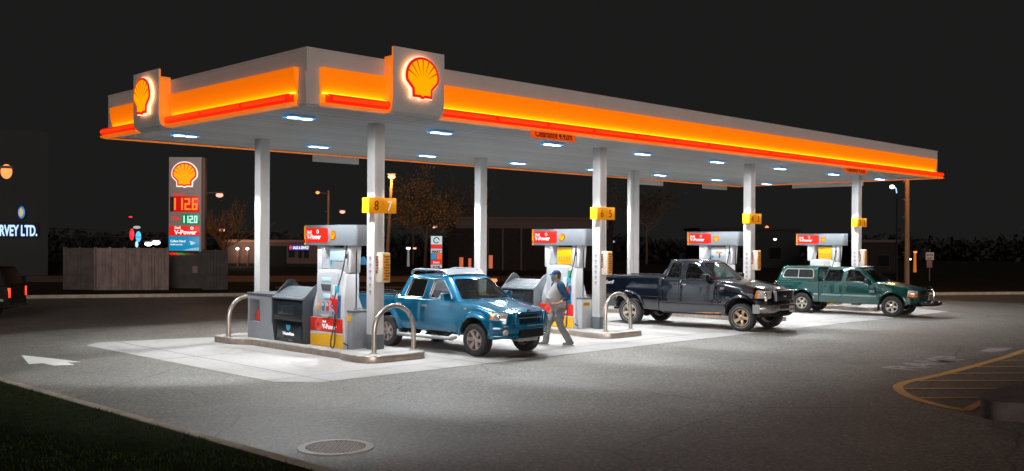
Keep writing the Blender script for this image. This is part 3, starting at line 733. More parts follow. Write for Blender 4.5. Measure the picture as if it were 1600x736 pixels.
# ------------------------------------------------------------------ fuel pump (local: front faces -Y, x to the right)
def wing(lx0, lx1, z0, z1):
    pass
def make_pump():
    t = thing('fuel_pump', '', 'fuel pump')
    # lower cabinet
    G().box((-.65,.012,.0),(.60,.54,.635)).build('lower_cabinet', K['white_plastic'], t, bevel=.01)
    G().prism([(-.648,.33),(.595,.33),(.595,.632),(-.648,.632)], 'y', -.002, .008).build('red_panel', K['pump_red'], t, bevel=.002)
    cur = [(-.648+1.243*i/12, .245+.055*(1-(i/12-.75)**2*1.6)) for i in range(13)]
    G().prism([(-.648,.012),(.595,.012)]+cur[::-1], 'y', -.003, .007).build('yellow_panel', K['pump_yellow'], t, smooth=False)
    G().prism([(p[0], p[1]+.002) for p in cur]+[(.595,.33),(-.648,.33)], 'y', -.0025, .0065).build('white_swoosh', K['white_plastic'], t, smooth=False)
    g = G()
    for k in range(14):
        a = R(360*k/14); g.prism([(-.33+.05*math.cos(a), .475+.05*math.sin(a)), (-.33+.135*math.cos(a-.12), .475+.135*math.sin(a-.12)), (-.33+.135*math.cos(a+.12), .475+.135*math.sin(a+.12))], 'y', -.006, -.001)
    g.build('sunburst', K['pump_pink'], t, smooth=False)
    text_mesh('Shell', .07, K['letter_white'], t, (-.16,-.004,.535), name='lettering', bold=.002)
    text_mesh('V-Power', .15, K['letter_white'], t, (-.17,-.004,.40), name='lettering', bold=.005)
    # middle cabinet with curved shoulders
    sh = [(-.65,.64),(-.64,.80),(-.60,.95),(-.53,1.10),(-.46,1.25),(-.445,1.45),(-.445,1.62),(-.42,1.655),(.50,1.66),(.50,.64)]
    G().prism(sh, 'y', .055, .50).build('upper_cabinet', K['white_plastic'], t, bevel=.012)
    G().box((-.42,.012,.66),(.40,.10,1.64)).build('control_door', K['grey_light'], t, bevel=.02)
    G().prism(rrect(-.40,.36,1.60,1.70,.03), 'y', .02, .42).build('top_cover', K['white_plastic'], t, bevel=.015)
    # side wing with nozzle boots, facing right
    wg = [(.0,.64),(.0,1.1),(.06,1.62),(.33,1.62),(.36,1.2),(.43,1.0),(.50,.82),(.52,.60),(.52,.0),(.02,.0)]
    pts = [(.505+0, 0)]
    G().prism([(q[0], q[1]) for q in wg], 'x', .505, .66).build('side_wing', K['white_plastic'], t, bevel=.02)
    # screen, slot, keypad
    G().box((-.21,.002,1.44),(.14,.03,1.53)).build('display', K['screen_blue'], t, bevel=.004)
    G().box((-.12,-.002,1.452),(.06,.01,1.518)).build('display_glass', K['screen_blue'], t, bevel=.002)
    G().prism([(-.25,1.38),(.14,1.38),(.12,1.24),(-.20,1.24)], 'y', .000, .02).build('card_slot', K['screen_dark'], t, bevel=.004)
    G().box((-.14,-.004,1.07),(.09,.02,1.17)).build('keypad', K['screen_blue'], t, bevel=.004)
    for k, (mm) in enumerate((K['orange_label'], K['blue_label'], K['pump_red'])):
        G().prism(rrect(-.37+.17*k,-.28+.17*k,.79,.99,.03), 'y', -.002, .02).build('grade_button', mm, t, bevel=.003)
        G().prism(rrect(-.36+.17*k,-.29+.17*k,.90,.97,.02), 'y', -.008, .0).build('grade_label', K['cream'], t)
    G().prism([(-.20,.70),(.12,.70),(.06,.64),(-.14,.64)], 'y', -.03, .02).build('receipt_tray', K['grey_light'], t, bevel=.006)
    for k in range(2): G().box((-.438,.045,1.06+.17*k),(-.425+.10,.052,1.20+.17*k)).build('blue_label', K['blue_label'], t)
    g = G()
    for k in range(4): g.prism(rrect(.19,.26,.72+.12*k,.79+.12*k,.01), 'y', .0, .02)
    g.build('side_buttons', K['blue_label'], t)
    G().prism(rrect(.20,.38,.70,1.38,.03), 'y', .004, .015).build('reader_panel', K['white_plastic'], t, bevel=.004)
    # nozzle boot and nozzle
    G().prism([(.40,.66),(.50,.66),(.53,1.12),(.44,1.16)], 'y', -.012, .06).build('nozzle_boot', K['blue_label'], t, bevel=.01)
    nz = G()
    nz.tube([(.43,-.05,.72),(.44,-.08,.86),(.45,-.10,.98),(.43,-.12,1.05)], [.022,.040,.048,.035], 10)
    nz.tube([(.43,-.12,1.05),(.36,-.14,1.10)], [.045,.045], 10); nz.tube([(.40,-.13,1.0),(.34,-.13,.93),(.37,-.1,.86)], .014, 8)
    nz.box((.40,-.15,.95),(.50,-.05,1.08))
    nob = nz.build('nozzle', K['nozzle_red'], t, bevel=.006)
    G().tube([(.44,-.06,.86),(.43,-.05,.74),(.42,-.045,.64)], .016, 8).build('spout', K['chrome'], nob)
    hs = []
    for i in range(25):
        a = i/24; x = .42+.015-.135*math.sin(a*math.pi)*1.0 if a < .5 else .30+.12*(1-math.sin(a*math.pi))
        hs.append(a)
    P_ = [(.42,-.06,.62),(.38,-.09,.45),(.33,-.10,.25),(.30,-.10,.12),(.33,-.11,.03),(.40,-.11,.02),(.45,-.11,.10),(.455,-.1,.3),(.45,-.09,.55),(.43,-.09,.75)]
    G().tube(spline(P_, 5), .014, 8).build('hose', K['hose'], t)
    # hose from the mast down to the boot
    G().tube(spline([(.60,.10,2.24),(.60,.06,2.0),(.58,.02,1.75),(.52,-.03,1.45),(.45,-.08,1.2),(.44,-.10,1.06)], 5), .014, 8).build('hose', K['hose'], t)
    G().tube([(.605,.09,2.06),(.60,.07,1.96)], [.026,.03], 10).build('hose_swivel', K['hose'], t)
    G().prism(rrect(.42,.56,1.22,1.37,.02), 'y', -.085, -.07).build('hose_tag', K['cyan_label'], t, bevel=.004)
    # second hose on the right side face
    G().tube(spline([(.68,.30,2.24),(.70,.28,1.7),(.70,.28,1.0),(.70,.26,.45),(.72,.20,.15),(.70,.08,.08),(.66,-.02,.14)], 5), .014, 8).build('hose', K['hose'], t)
    # masts
    for (a, b) in ((-.61,-.39),(.42,.80)):
        p = [(a,1.64),(b,1.64),(b,2.24),(a,2.24)] if a < 0 else [(a,1.64),(b-.14,1.64),(b-.10,2.24),(a,2.24)]
        G().prism(p, 'y', .14, .42).build('mast', K['white_plastic'], t, bevel=.02)
    G().prism([(-.39,1.66),(-.39,2.22),(-.30,2.22),(-.33,1.9),(-.39,1.72)], 'y', .12, .40).build('mast_gusset', K['grey_light'], t, bevel=.008)
    # panel between the masts
    G().box((-.17,.18,1.68),(.40,.24,2.19)).build('upper_display', K['grey_light'], t, bevel=.01)
    # header
    hd = G().prism(rrect(.09,.46,-1.10,.92,.08,5), 'z', 2.235, 2.685)
    hd.v = [(y, x, z) for x, y, z in hd.v]
    h = hd.build('header', K['header_white'], t, bevel=.006)
    G().box((-1.05,.082,2.245),(-.985,.0885,2.675)).build('number_strip', K['num_orange'], h)
    G().box((-.975,.080,2.30),(-.10,.0885,2.625)).build('red_panel', K['header_red'], h, bevel=.002)
    text_mesh('Shell', .10, K['letter_white'], h, (-.93,.079,2.50), name='lettering', bold=.003)
    text_mesh('V-Power', .155, K['letter_white'], h, (-.93,.079,2.375), name='lettering', bold=.006)
    G().tube([(-.50+.035*math.cos(R(a)), .078, 2.54+.04*math.sin(R(a))) for a in range(0, 360, 30)], .009, 6, closed=True).build('ring_mark', K['letter_white'], h)
    emblem(h, .20, .10, .088, 2.46, glow=False, name='scallop_mark')
    return t
def spline(pts, n=6):
    P_ = [Vector(p) for p in pts]; out = []
    for i in range(len(P_)-1):
        a, b, c, d = P_[max(i-1,0)], P_[i], P_[i+1], P_[min(i+2,len(P_)-1)]
        for j in range(n):
            t = j/n; out.append(.5*((2*b)+(-a+c)*t+(2*a-5*b+4*c-d)*t*t+(-a+3*b-3*c+d)*t**3))
    out.append(P_[-1]); return out
pump0 = make_pump()
PL = ['nearest fuel pump with red nozzle and a long white header, beside the black bin', 'white fuel pump behind the man in the blue cap', 'white fuel pump whose header rises behind the black pickup roof', 'farthest fuel pump with header above the green pickup']
pumps = [pump0] + [dup(pump0) for _ in range(3)]
for k, t in enumerate(pumps):
    t.location = (2.35+CS*k, 2.8+(.0, 0, 0, .15)[k], .15); t.rotation_euler = (0, 0, R(-90)); t['label'] = PL[k]; t['group'] = 'fuel pumps on the islands'
    if k in (1, 3):
        b_ = G().box((-.155,.165,1.72),(.385,.185,2.17)).build('yellow_board', K['yellow_board'], t, bevel=.004)
        g = G()
        for q in range(5): g.box((-.10+.095*q,.160,1.86),(-.05+.095*q,.166,1.93)); g.box((-.11+.095*q,.160,1.81),(-.04+.095*q,.166,1.83))
        g.box((-.12,.160,2.10),(.0,.166,2.12)); g.build('pictograms', K['orange_label'], b_, smooth=False)
    else:
        b_ = G().box((-.14,.166,1.90),(.37,.178,2.16)).build('upper_window', K['screen_blue'] if k == 0 else K['white_board'], t, bevel=.004)
        G().tube([(.0-.1,.163,1.86),(.0-.1,.169,1.86)], .05, 16).build('round_label', K['cyan_label'], b_)
        if k == 2: G().box((.04,.160,1.98),(.28,.166,2.04)).build('orange_strip', K['orange_label'], b_); G().box((.14,.160,1.82),(.20,.166,1.98)).build('blue_strip', K['blue_label'], b_)
    text_mesh(('8','6','4','2')[k], .12, K['num_brown'], t, (-1.045,.078,2.29), name='digit', sx=.8)
    if k == 1:
        g = G().box((.39,-.002,1.34),(.47,.055,1.56)); g.build('card_notice', K['green_label'], t)

# ------------------------------------------------------------------ bins and boxes on the islands (same local frame)
def make_bin(ep_m='lid_grey'):
    t = thing('waste_bin', '', 'bin')
    W = .63
    G().box((-W+.04,.06,.0),(W-.04,.95,.50)).build('lower_body', K['dark_plastic'], t, bevel=.02)
    G().prism([(0.0,.50),(.0,.98),(.10,1.03),(.92,1.03),(1.0,.98),(1.0,.50)], 'x', -W, W).build('upper_body', K['dark_plastic'], t, bevel=.015)
    G().prism(rrect(-.56,.56,.53,.93,.03), 'y', -.022, .02).build('flap_door', K['dark_plastic'], t, bevel=.01)
    G().prism(rrect(-.36,.30,.64,.86,.03), 'y', -.032, -.018).build('flap_window', K['dark_panel'], t, bevel=.006)
    G().prism(rrect(-.50,.50,.10,.44,.02), 'y', .035, .07).build('front_panel', K['dark_panel'], t, bevel=.006)
    # end plates with peaked tops
    ep = [(-.01,1.0),(.40,1.40),(.50,1.43),(.60,1.40),(1.01,1.0),(1.01,.2),(.90,.0),(.06,.0),(-.01,.45)]
    for s_ in (-1, 1): G().prism(ep, 'x', s_*W, s_*(W+.035)).build('end_plate', K[ep_m], t, bevel=.008)
    for s_ in (0, 1):
        g = G(); y0, y1, z0, z1 = (-.03, .44, 1.03, 1.27) if s_ == 0 else (1.03, .56, 1.03, 1.27)
        g.add([(-W,y0,z0),(W,y0,z0),(W,y1,z1),(-W,y1,z1),(-W,y0,z0-.035),(W,y0,z0-.035),(W,y1,z1-.05),(-W,y1,z1-.05)], [(0,1,2,3),(4,7,6,5),(0,4,5,1),(1,5,6,2),(2,6,7,3),(3,7,4,0)])
        for k in range(11):
            xx = -.5+k*.1; f = [(y0+(y1-y0)*q, z0+(z1-z0)*q) for q in (.12, .88)]
            g.add([(xx-.012,f[0][0],f[0][1]+.001),(xx+.012,f[0][0],f[0][1]+.001),(xx+.012,f[1][0],f[1][1]+.001),(xx-.012,f[1][0],f[1][1]+.001),
                   (xx-.006,f[0][0],f[0][1]+.014),(xx+.006,f[0][0],f[0][1]+.014),(xx+.006,f[1][0],f[1][1]+.014),(xx-.006,f[1][0],f[1][1]+.014)], [(0,1,5,4),(1,2,6,5),(2,3,7,6),(3,0,4,7),(4,5,6,7)])
        g.build('sloping_lid', K['lid_grey'], t, bevel=.0)
    G().box((-.08,.025,.34),(.08,.036,.40)).build('emblem_cup', K['cyan_label'], t)
    G().prism([(-.09,.40),(.09,.40),(.055,.28),(-.055,.28)], 'y', .026, .036).build('emblem_cup', K['cyan_label'], t, bevel=.002)
    text_mesh('WasteMate', .10, K['letter_white'], t, (.0,.030,.17), name='lettering', align='CENTER', bold=.003)
    G().box((.12,-.04,.06),(.26,.0,.09)).build('latch', K['chrome'], t, bevel=.004)
    return t
b0 = make_bin('end_dark')
BL = ['black bin with sloping ridged lid left of the nearest pump', 'dark bin with grey ridged lid behind the blue pickup bonnet', 'dark bin with peaked lid just left of the green pickup']
for k in range(3):
    t = b0 if k == 0 else (make_bin() if k == 1 else dup(b1)); b1 = t
    t.location = (2.2+CS*k, 4.18, .15); t.rotation_euler = (0, 0, R(-90)); t['label'] = BL[k]; t['group'] = 'lidded bins on the pump islands'
def make_box():
    t = thing('service_box', '', 'utility box')
    W = .56
    # a shell with a real niche on the left of its front
    g = G(); x0, x1, z0, z1 = -.49, -.01, .40, .92
    F = [(-W,0,0),(W,0,0),(W,0,1.07),(-W,0,1.07)]
    g.box((-W,.25,0),(W,.85,1.05)); g.box((-W,0,0),(x0,.25,1.05)); g.box((x1,0,0),(W,.25,1.05)); g.box((x0,0,0),(x1,.25,z0)); g.box((x0,0,z1),(x1,.25,1.05))
    g.build('case', K['grey_plastic'], t, smooth=False)
    G().box((-W-.02,-.02,1.05),(W+.02,.87,1.085)).build('top_cap', K['lid_grey'], t, bevel=.012)
    G().tube([(-.28,.12,.41),(-.27,.12,.60),(-.26,.12,.66)], [.05,.05,.02], 12).build('red_bottle', K['pump_red'], t)
    G().tube([(-.36,.12,.40),(-.30,.14,.62)], .02, 8).build('squeegee_handle', K['dark_plastic'], t)
    return t
s0 = make_box()
for k, lab in ((0, 'grey service box with an open niche beside the left hoop'), (2, 'grey service box seen between the black and green pickups')):
    t = s0 if k == 0 else dup(s0); t.location = (2.2+CS*k, 5.38, .15); t.rotation_euler = (0, 0, R(-90)); t['label'] = lab; t['group'] = 'grey service boxes'
def make_grey_bin(k):
    t = thing('grey_bin', ('narrow grey bin between the nearest pump and its column', 'narrow grey bin with yellow label left of the second column')[k], 'bin', (2.62+CS*k, 1.96, .15), 0, 'narrow grey bins')
    G().box((-.20,0,.0),(.24,.19,.80)).build('body', K['grey_plastic'] if k == 0 else K['grey_light'], t, bevel=.02)
    G().box((-.21,-.01,.80),(.25,.20,.84)).build('lid', K['lid_grey'], t, bevel=.01)
    G().tube([(-.1,.05,.84),(-.1,.05,.88),(.12,.05,.88),(.12,.05,.84)], .01, 6).build('handle', K['steel'], t)
    l = G().box((-.15,-.005,.60),(.12,.0,.72)) if k else G().box((-.206,.03,.60),(-.199,.16,.74))
    lb = l.build('yellow_label', K['pump_yellow'], t)
    if k:
        g = G()
        for q in range(5): g.box((-.13+.05*q,-.008,.63),(-.10+.05*q,-.004,.69))
        g.build('label_marks', K['num_brown'], lb)
for k in (0, 1): make_grey_bin(k)

# ------------------------------------------------------------------ pickups
def lerp_tab(tab, x):
    "tab: rows (x, a, b, ...) sorted by x; smooth interpolation"
    if x <= tab[0][0]: return tab[0][1:]
    for p, q in zip(tab, tab[1:]):
        if x <= q[0]:
            t = (x-p[0])/(q[0]-p[0]); return tuple(a+(b-a)*t for a, b in zip(p[1:], q[1:]))
    return tab[-1][1:]
class Truck:
    """local axes: x forward from the front axle, y left, z up; the side seen in the photo is y < 0"""
    def __init__(s, name, label, paint, loc, th, spec):
        s.sp = spec; s.paint = paint
        s.root = thing(name, label, 'pickup truck', (0,0,0))
        hd = Vector((math.sin(th), -math.cos(th), 0)); lf = Vector((math.cos(th), math.sin(th), 0))
        s.root.location = Vector((loc[0], loc[1], .006)) + lf*spec['yo']; s.root.rotation_euler = (0, 0, math.atan2(hd.y, hd.x))
    def prof(s, x, z):
        ws, wm, wt, zb, zm, zs = lerp_tab(s.sp['side'], x)[:6]
        if z < zm: t = max(0, min(1, (z-zb)/(zm-zb))); return ws+(wm-ws)*math.sin(t*math.pi/2)
        t = min(1.2, (z-zm)/(zs-zm)); return wm+(wt-wm)*(t*t)
    def body(s):
        sp = s.sp; xs = sorted(set([r[0] for r in sp['side']] + [sp['side'][0][0]+i*.08 for i in range(int((sp['side'][-1][0]-sp['side'][0][0])/.08)+1)]))
        vs = []; k = None
        for x in xs:
            ws, wm, wt, zb, zm, zs, zt = lerp_tab(sp['side'], x)
            h = [(0, zb), (ws-.10, zb)]
            for i in range(9):
                z = zb+.03+(zs-.025-zb-.03)*i/8; h.append((s.prof(x, z), z))
            wt_ = s.prof(x, zs)
            h += [(wt_-.018, zs), (wt_-.05, zs+.012)]
            for q in (.86, .68, .45, .22, 0): h.append(((wt_-.05)*q, zs+.012+(zt-zs-.012)*(1-q**2.4)))
            ring = [(x, -a, b) for a, b in h] + [(x, a, b) for a, b in h[-2:0:-1]]
            k = len(ring); vs += ring
        g = G(); n = len(xs)
        fs = [(i*k+j, i*k+(j+1) % k, (i+1)*k+(j+1) % k, (i+1)*k+j) for i in range(n-1) for j in range(k)]
        fs += [tuple(range(k))[::-1], tuple(range((n-1)*k, n*k))]
        g.add(vs, fs); o = g.build('body', [s.paint, K['well'], K['interior'], K['under']], s.root, ang=40)
        cut = []
        for xa in (0, -sp['wb']):
            for sy in (-1, 1):
                c = G(); c.tube([(xa, sy*.50, sp['ra_z']), (xa, sy*1.3, sp['ra_z'])], sp['ra'], 40); cut.append(c.build('cut', K['well']))
                c = G(); c.box((xa-sp['ra']*.985, sy*.5, -.1), (xa+sp['ra']*.985, sy*1.3, sp['ra_z'])); cut.append(c.build('cut', K['well']))
        x0, x1, zc, wi = sp['cab_cut']; c = G(); c.box((x0, -wi, zc), (x1, wi, 2.2)); cut.append(c.build('cut', K['interior']))
        if sp.get('bed'):
            x0, x1, zc, wi = sp['bed']; c = G(); c.box((x0, -wi, zc), (x1, wi, 2.2)); cut.append(c.build('cut', K['under']))
        if sp.get('gap'):
            c = G(); c.box((sp['gap']-.012, -1.2, .2), (sp['gap']+.012, 1.2, 2.2)); cut.append(c.build('cut', K['under']))
        bool_cut(o, cut); s.bodyo = o
    def patch(s, name, c4, off, m, parent=None, nx=10, nz=8, side=-1, thick=.004, bev=0, outline=None):
        "panel lying on the body side; c4 = (x,z) corners: rear-bottom, front-bottom, front-top, rear-top"
        (ax, az), (bx, bz), (cx_, cz), (dx, dz) = c4
        def fn(o):
            def f(u, v):
                x = (ax*(1-u)+bx*u)*(1-v)+(dx*(1-u)+cx_*u)*v; z = (az*(1-u)+bz*u)*(1-v)+(dz*(1-u)+cz*u)*v
                e = min(u*nx, (1-u)*nx, v*nz, (1-v)*nz)
                return (x, side*(s.prof(x, z)+(o if e > .5 else o*.0-.001)), z)
            return f
        g = G(); g.grid(fn(off), nx, nz); return g.build(name, m, parent or s.root, ang=50)
    def disc_patch(s, xc, zc, r0, r1, a0, a1, off0, off1, m, name='wheel_arch_flare', side=-1, zmin=.3, n=28, rows=5):
        def f(u, v):
            a = R(a0+(a1-a0)*u); r = r0+(r1-r0)*v; x = xc+r*math.cos(a); z = max(zmin, zc+r*math.sin(a))
            t = v; of = off0*(1-t)**.6+off1*t if v > 0 else off0-.03
            return (x, side*(s.prof(x, z)+of), z)
        g = G(); g.grid(f, n, rows); return g.build(name, m, s.root, ang=50)
    def greenhouse(s):
        sp = s.sp; gh = sp['gh']
        B, T = gh['bot'], gh['top']    # (x_front, x_rear, half_w, z)
        def ring(P, ins, z):
            xf, xr, w_, _ = P; xf -= ins; xr += ins; w_ -= ins; cv = gh.get('curve', .16)
            h = [(xf+cv, 0), (xf+cv*.93, w_*.35), (xf+cv*.66, w_*.68), (xf+cv*.30, w_*.90), (xf-.04, w_*.985), (xf-.22, w_), ((xf+xr)/2, w_+.006), (xr+.12, w_), (xr+.03, w_*.975), (xr, w_*.90), (xr-.01, w_*.5), (xr-.015, 0)]
            return [(a, -b, z) for a, b in h] + [(a, b, z) for a, b in h[-2:0:-1]]
        def lay(t, ins, dz=0):
            P = tuple(B[i]+(T[i]-B[i])*t for i in range(4)); return ring(P, ins, P[3]+dz)
        def solid(ins, zlow, ztop):
            L_ = []
            P = list(B); L_.append(ring(B, ins, zlow))
            for t in (0, .3, .6, .88): L_.append(lay(t, ins))
            top = tuple(T)
            L_.append(ring((T[0]-.01, T[1]+.01, T[2]-.008, 0), ins, T[3]-.022+ztop)); L_.append(ring((T[0]-.05, T[1]+.05, T[2]-.045, 0), ins, T[3]+ztop))
            L_.append(ring((T[0]-.25, T[1]+.25, T[2]-.28, 0), ins, T[3]+ztop+.022)); L_.append(ring(((T[0]+T[1])/2+.1, (T[0]+T[1])/2-.1, .12, 0), 0, T[3]+ztop+.032))
            k = len(L_[0]); vs = [v for l in L_ for v in l]; n = len(L_)
            fs = [(i*k+j, i*k+(j+1) % k, (i+1)*k+(j+1) % k, (i+1)*k+j) for i in range(n-1) for j in range(k)] + [tuple(range(k))[::-1], tuple(range((n-1)*k, n*k))]
            return G().add(vs, fs)
        o = solid(0, B[3]-.03, 0).build('cab_roof', [s.paint, K['interior'], K['black']], s.root, ang=38)
        cut = [solid(.055, B[3]-.2, -.05).build('cut', K['interior'])]
        for pts in gh['wins']:
            cut.append(G().prism(round_poly(pts, gh.get('wr', .05)), 'y', -1.3, 1.3).build('cut', K['black']))
        z0, z1 = B[3]+.035, T[3]-.075; wb_, wt_ = B[2]-.085, T[2]-.10
        cut.append(G().prism(round_poly([(-wb_, z0), (wb_, z0), (wt_, z1), (-wt_, z1)], .07), 'x', T[0]-.25, B[0]+.6).build('cut', K['black']))
        cut.append(G().prism(round_poly([(-wb_+.08, z0+.03), (wb_-.08, z0+.03), (wt_-.06, z1), (-wt_+.06, z1)], .07), 'x', B[1]-.3, T[1]+.16).build('cut', K['black']))
        bool_cut(o, cut); s.roofo = o
        wy = lambda z: B[2]+(T[2]-B[2])*((z-B[3])/(T[3]-B[3]))
        for i, pts in enumerate(gh['wins']):
            rp = round_poly(pts, gh.get('wr', .05))
            for sy in (-1, 1):
                g = G(); g.poly([(x, sy*(wy(z)-.022), z) for x, z in rp]); g.build('side_window', K[gh['wglass'][i]], s.root, smooth=False)
            g = G(); g.tube([(x, -(wy(z)+.003), z) for x, z in rp], .009, 6, closed=True); g.build('window_seal', K[gh.get('seal', 'black')], s.root)
        def ws(u, v):
            y = (-1+2*u)*(wb_+.03+(wt_-wb_)*v); z = z0-.03+(z1+.03-z0+.03)*v; t = (z-B[3])/(T[3]-B[3]); P = [B[i]+(T[i]-B[i])*t for i in range(4)]
            q = abs(y)/P[2]; cv = gh.get('curve', .16)
            return (P[0]+cv*(1-q**2.2*.86)-.022, y, z)
        G().grid(ws, 14, 6).build('windscreen', K['glass_ws'], s.root)
        g = G(); xr = lambda z: B[1]+(T[1]-B[1])*((z-B[3])/(T[3]-B[3]))+.03
        g.poly([(xr(z), y, z) for y, z in [(-wb_+.05, z0), (wb_-.05, z0), (wt_-.03, z1), (-wt_+.03, z1)]]).build('rear_window', K['glass_dark'], s.root, smooth=False)
        # wipers
        for q in (-.35, .25):
            pa = [Vector(ws(.5+q*.9, .10))+Vector((.03,0,.0)), Vector(ws(.5+q*.9+.30, .14))+Vector((.03,0,.01))]
            G().tube(pa, .009, 5).build('wiper', K['black'], s.root)
        # interior: dash, wheel, seats
        zb = B[3]; it = G().box((B[0]-.35, -B[2]+.12, zb-.28), (B[0]+.0, B[2]-.12, zb-.03)).build('dashboard', K['interior'], s.root, bevel=.05)
        G().tube([(B[0]-.45+.05*math.sin(R(a)), .38+.18*math.cos(R(a)), zb-.02+.17*math.sin(R(a))) for a in range(0, 360, 24)], .014, 6, closed=True).build('steering_wheel', K['black'], s.root)
        for xx in sp['seats']:
            for sy in (-1, 1):
                g = G(); g.box((xx-.14, sy*.38-.24, zb-.55), (xx+.02, sy*.38+.24, zb+.16)); g.box((xx-.12, sy*.38-.12, zb+.20), (xx-.02, sy*.38+.12, zb+.36)); g.box((xx, sy*.38-.25, zb-.6), (xx+.45, sy*.38+.25, zb-.42))
                g.build('seat', K['interior_light'], s.root, bevel=.04)
    def wheels(s, rim_mats, r, rr, nsp, wd=.24):
        sp = s.sp; 
        for i, xa in enumerate((0, -sp['wb'])):
            for sy in (-1, 1):
                yc = sy*(sp['yo']-wd/2)
                wt = make_wheel(rim_mats[i if sy < 0 else 1], r, rr, nsp, wd, sp.get('spoke_w', .07), sp.get('knob', False), sp.get('ring', False)); wt.parent = s.root; wt.location = (xa, yc, r-.004)
                wt.rotation_euler = (0, R(11*i+5), 0) if sy < 0 else (0, R(20), R(180))
    def chassis(s):
        sp = s.sp; g = G()
        for sy in (-1, 1): g.box((-sp['wb']-.9, sy*.42-.05, .40), (.55, sy*.42+.05, .54))
        g.tube([(0, -.70, .36), (0, .70, .36)], .05, 8); g.tube([(-sp['wb'], -.70, .36), (-sp['wb'], .70, .36)], .06, 8); g.sphere((-sp['wb'], 0, .36), .17)
        g.box((-2.2, -.3, .36), (-.3, .3, .5))
        g.build('chassis', K['under'], s.root, smooth=False)
    def mirror(s, x, z, m, w_=.11, h=.17, d=.22):
        y = s.prof(x, z-.08)
        for sy in (-1, 1):
            g = G(); g.prism(round_poly([(y-.02+.06, z-h*.45), (y+d, z-h*.5), (y+d+.02, z+h*.45), (y+.05, z+h*.5)], .03), 'x', x-.05, x+w_-.03)
            g.v = [(a, sy*b, c) for a, b, c in g.v]; mo = g.build('mirror', m, s.root, bevel=.03)
            g = G(); g.tube([(x, sy*(y-.05), z-h*.35), (x, sy*(y+.09), z-h*.2)], .022, 8); g.build('mirror_arm', K['black'], mo)
    def bumper(s, x0, w_, z0, z1, m, depth=.16, name='bumper', sag=.22, pw=2.6, wrap=.25, bevel=.025, y0=None, y1=None, n=24, zc=None):
        g = G(); vs = []; ya, yb = (-w_ if y0 is None else y0), (w_ if y1 is None else y1)
        P_ = [(-1, 0)]
        for i in range(n+1):
            y = ya+(yb-ya)*i/n; x = x0-sag*(abs(y)/w_)**pw
            zz0 = z0 + (0 if zc is None else zc(y)); vs += [(x, y, zz0+.02), (x+.018, y, (zz0+z1)/2), (x, y, z1-.02), (x-.03, y*.995, z1), (x-depth, y*.97, z1), (x-depth, y*.97, zz0), (x-.03, y*.995, zz0)]
        k = 7; g.add(vs, [(i*k+j, i*k+(j+1) % k, (i+1)*k+(j+1) % k, (i+1)*k+j) for i in range(n) for j in range(k)] + [tuple(range(k))[::-1], tuple(range(n*k, n*k+k))])
        return g.build(name, m, s.root, ang=45)
    def door(s, x0, x1, z0, z1, hx, hm, name='door', fr=.0, label=None):
        G_ = .015
        for sy in (-1, 1):
            s.patch('door_gap', [(x0-G_, z0-G_), (x1+G_, z0-G_), (x1+G_+fr, z1), (x0-G_, z1)], .0015, K['black'], side=sy, parent=s.bodyo, nx=14, nz=10)
            d = s.patch(name, [(x0, z0), (x1, z0), (x1+fr, z1-.004), (x0, z1-.004)], .0065, s.paint, side=sy, nx=16, nz=12)
            z = z1-.13; y = s.prof(hx, z)
            g = G(); g.prism(rrect(hx-.085, hx+.085, z-.022, z+.022, .015), 'y', sy*(y+.004), sy*(y+.034)); g.build('handle', hm, d, bevel=.008)
def bool_cut(o, cuts):
    par = o.parent; o.parent = None
    for c in cuts:
        md = o.modifiers.new('b', 'BOOLEAN'); md.operation = 'DIFFERENCE'; md.object = c; md.solver = 'EXACT'; md.material_mode = 'TRANSFER'
    dg = bpy.context.evaluated_depsgraph_get(); me = bpy.data.meshes.new_from_object(o.evaluated_get(dg))
    o.modifiers.clear(); old = o.data; o.data = me; bpy.data.meshes.remove(old)
    for p in me.polygons: p.use_smooth = True
    me.set_sharp_from_angle(angle=R(32))
    for c in cuts: bpy.data.objects.remove(c)
    o.parent = par
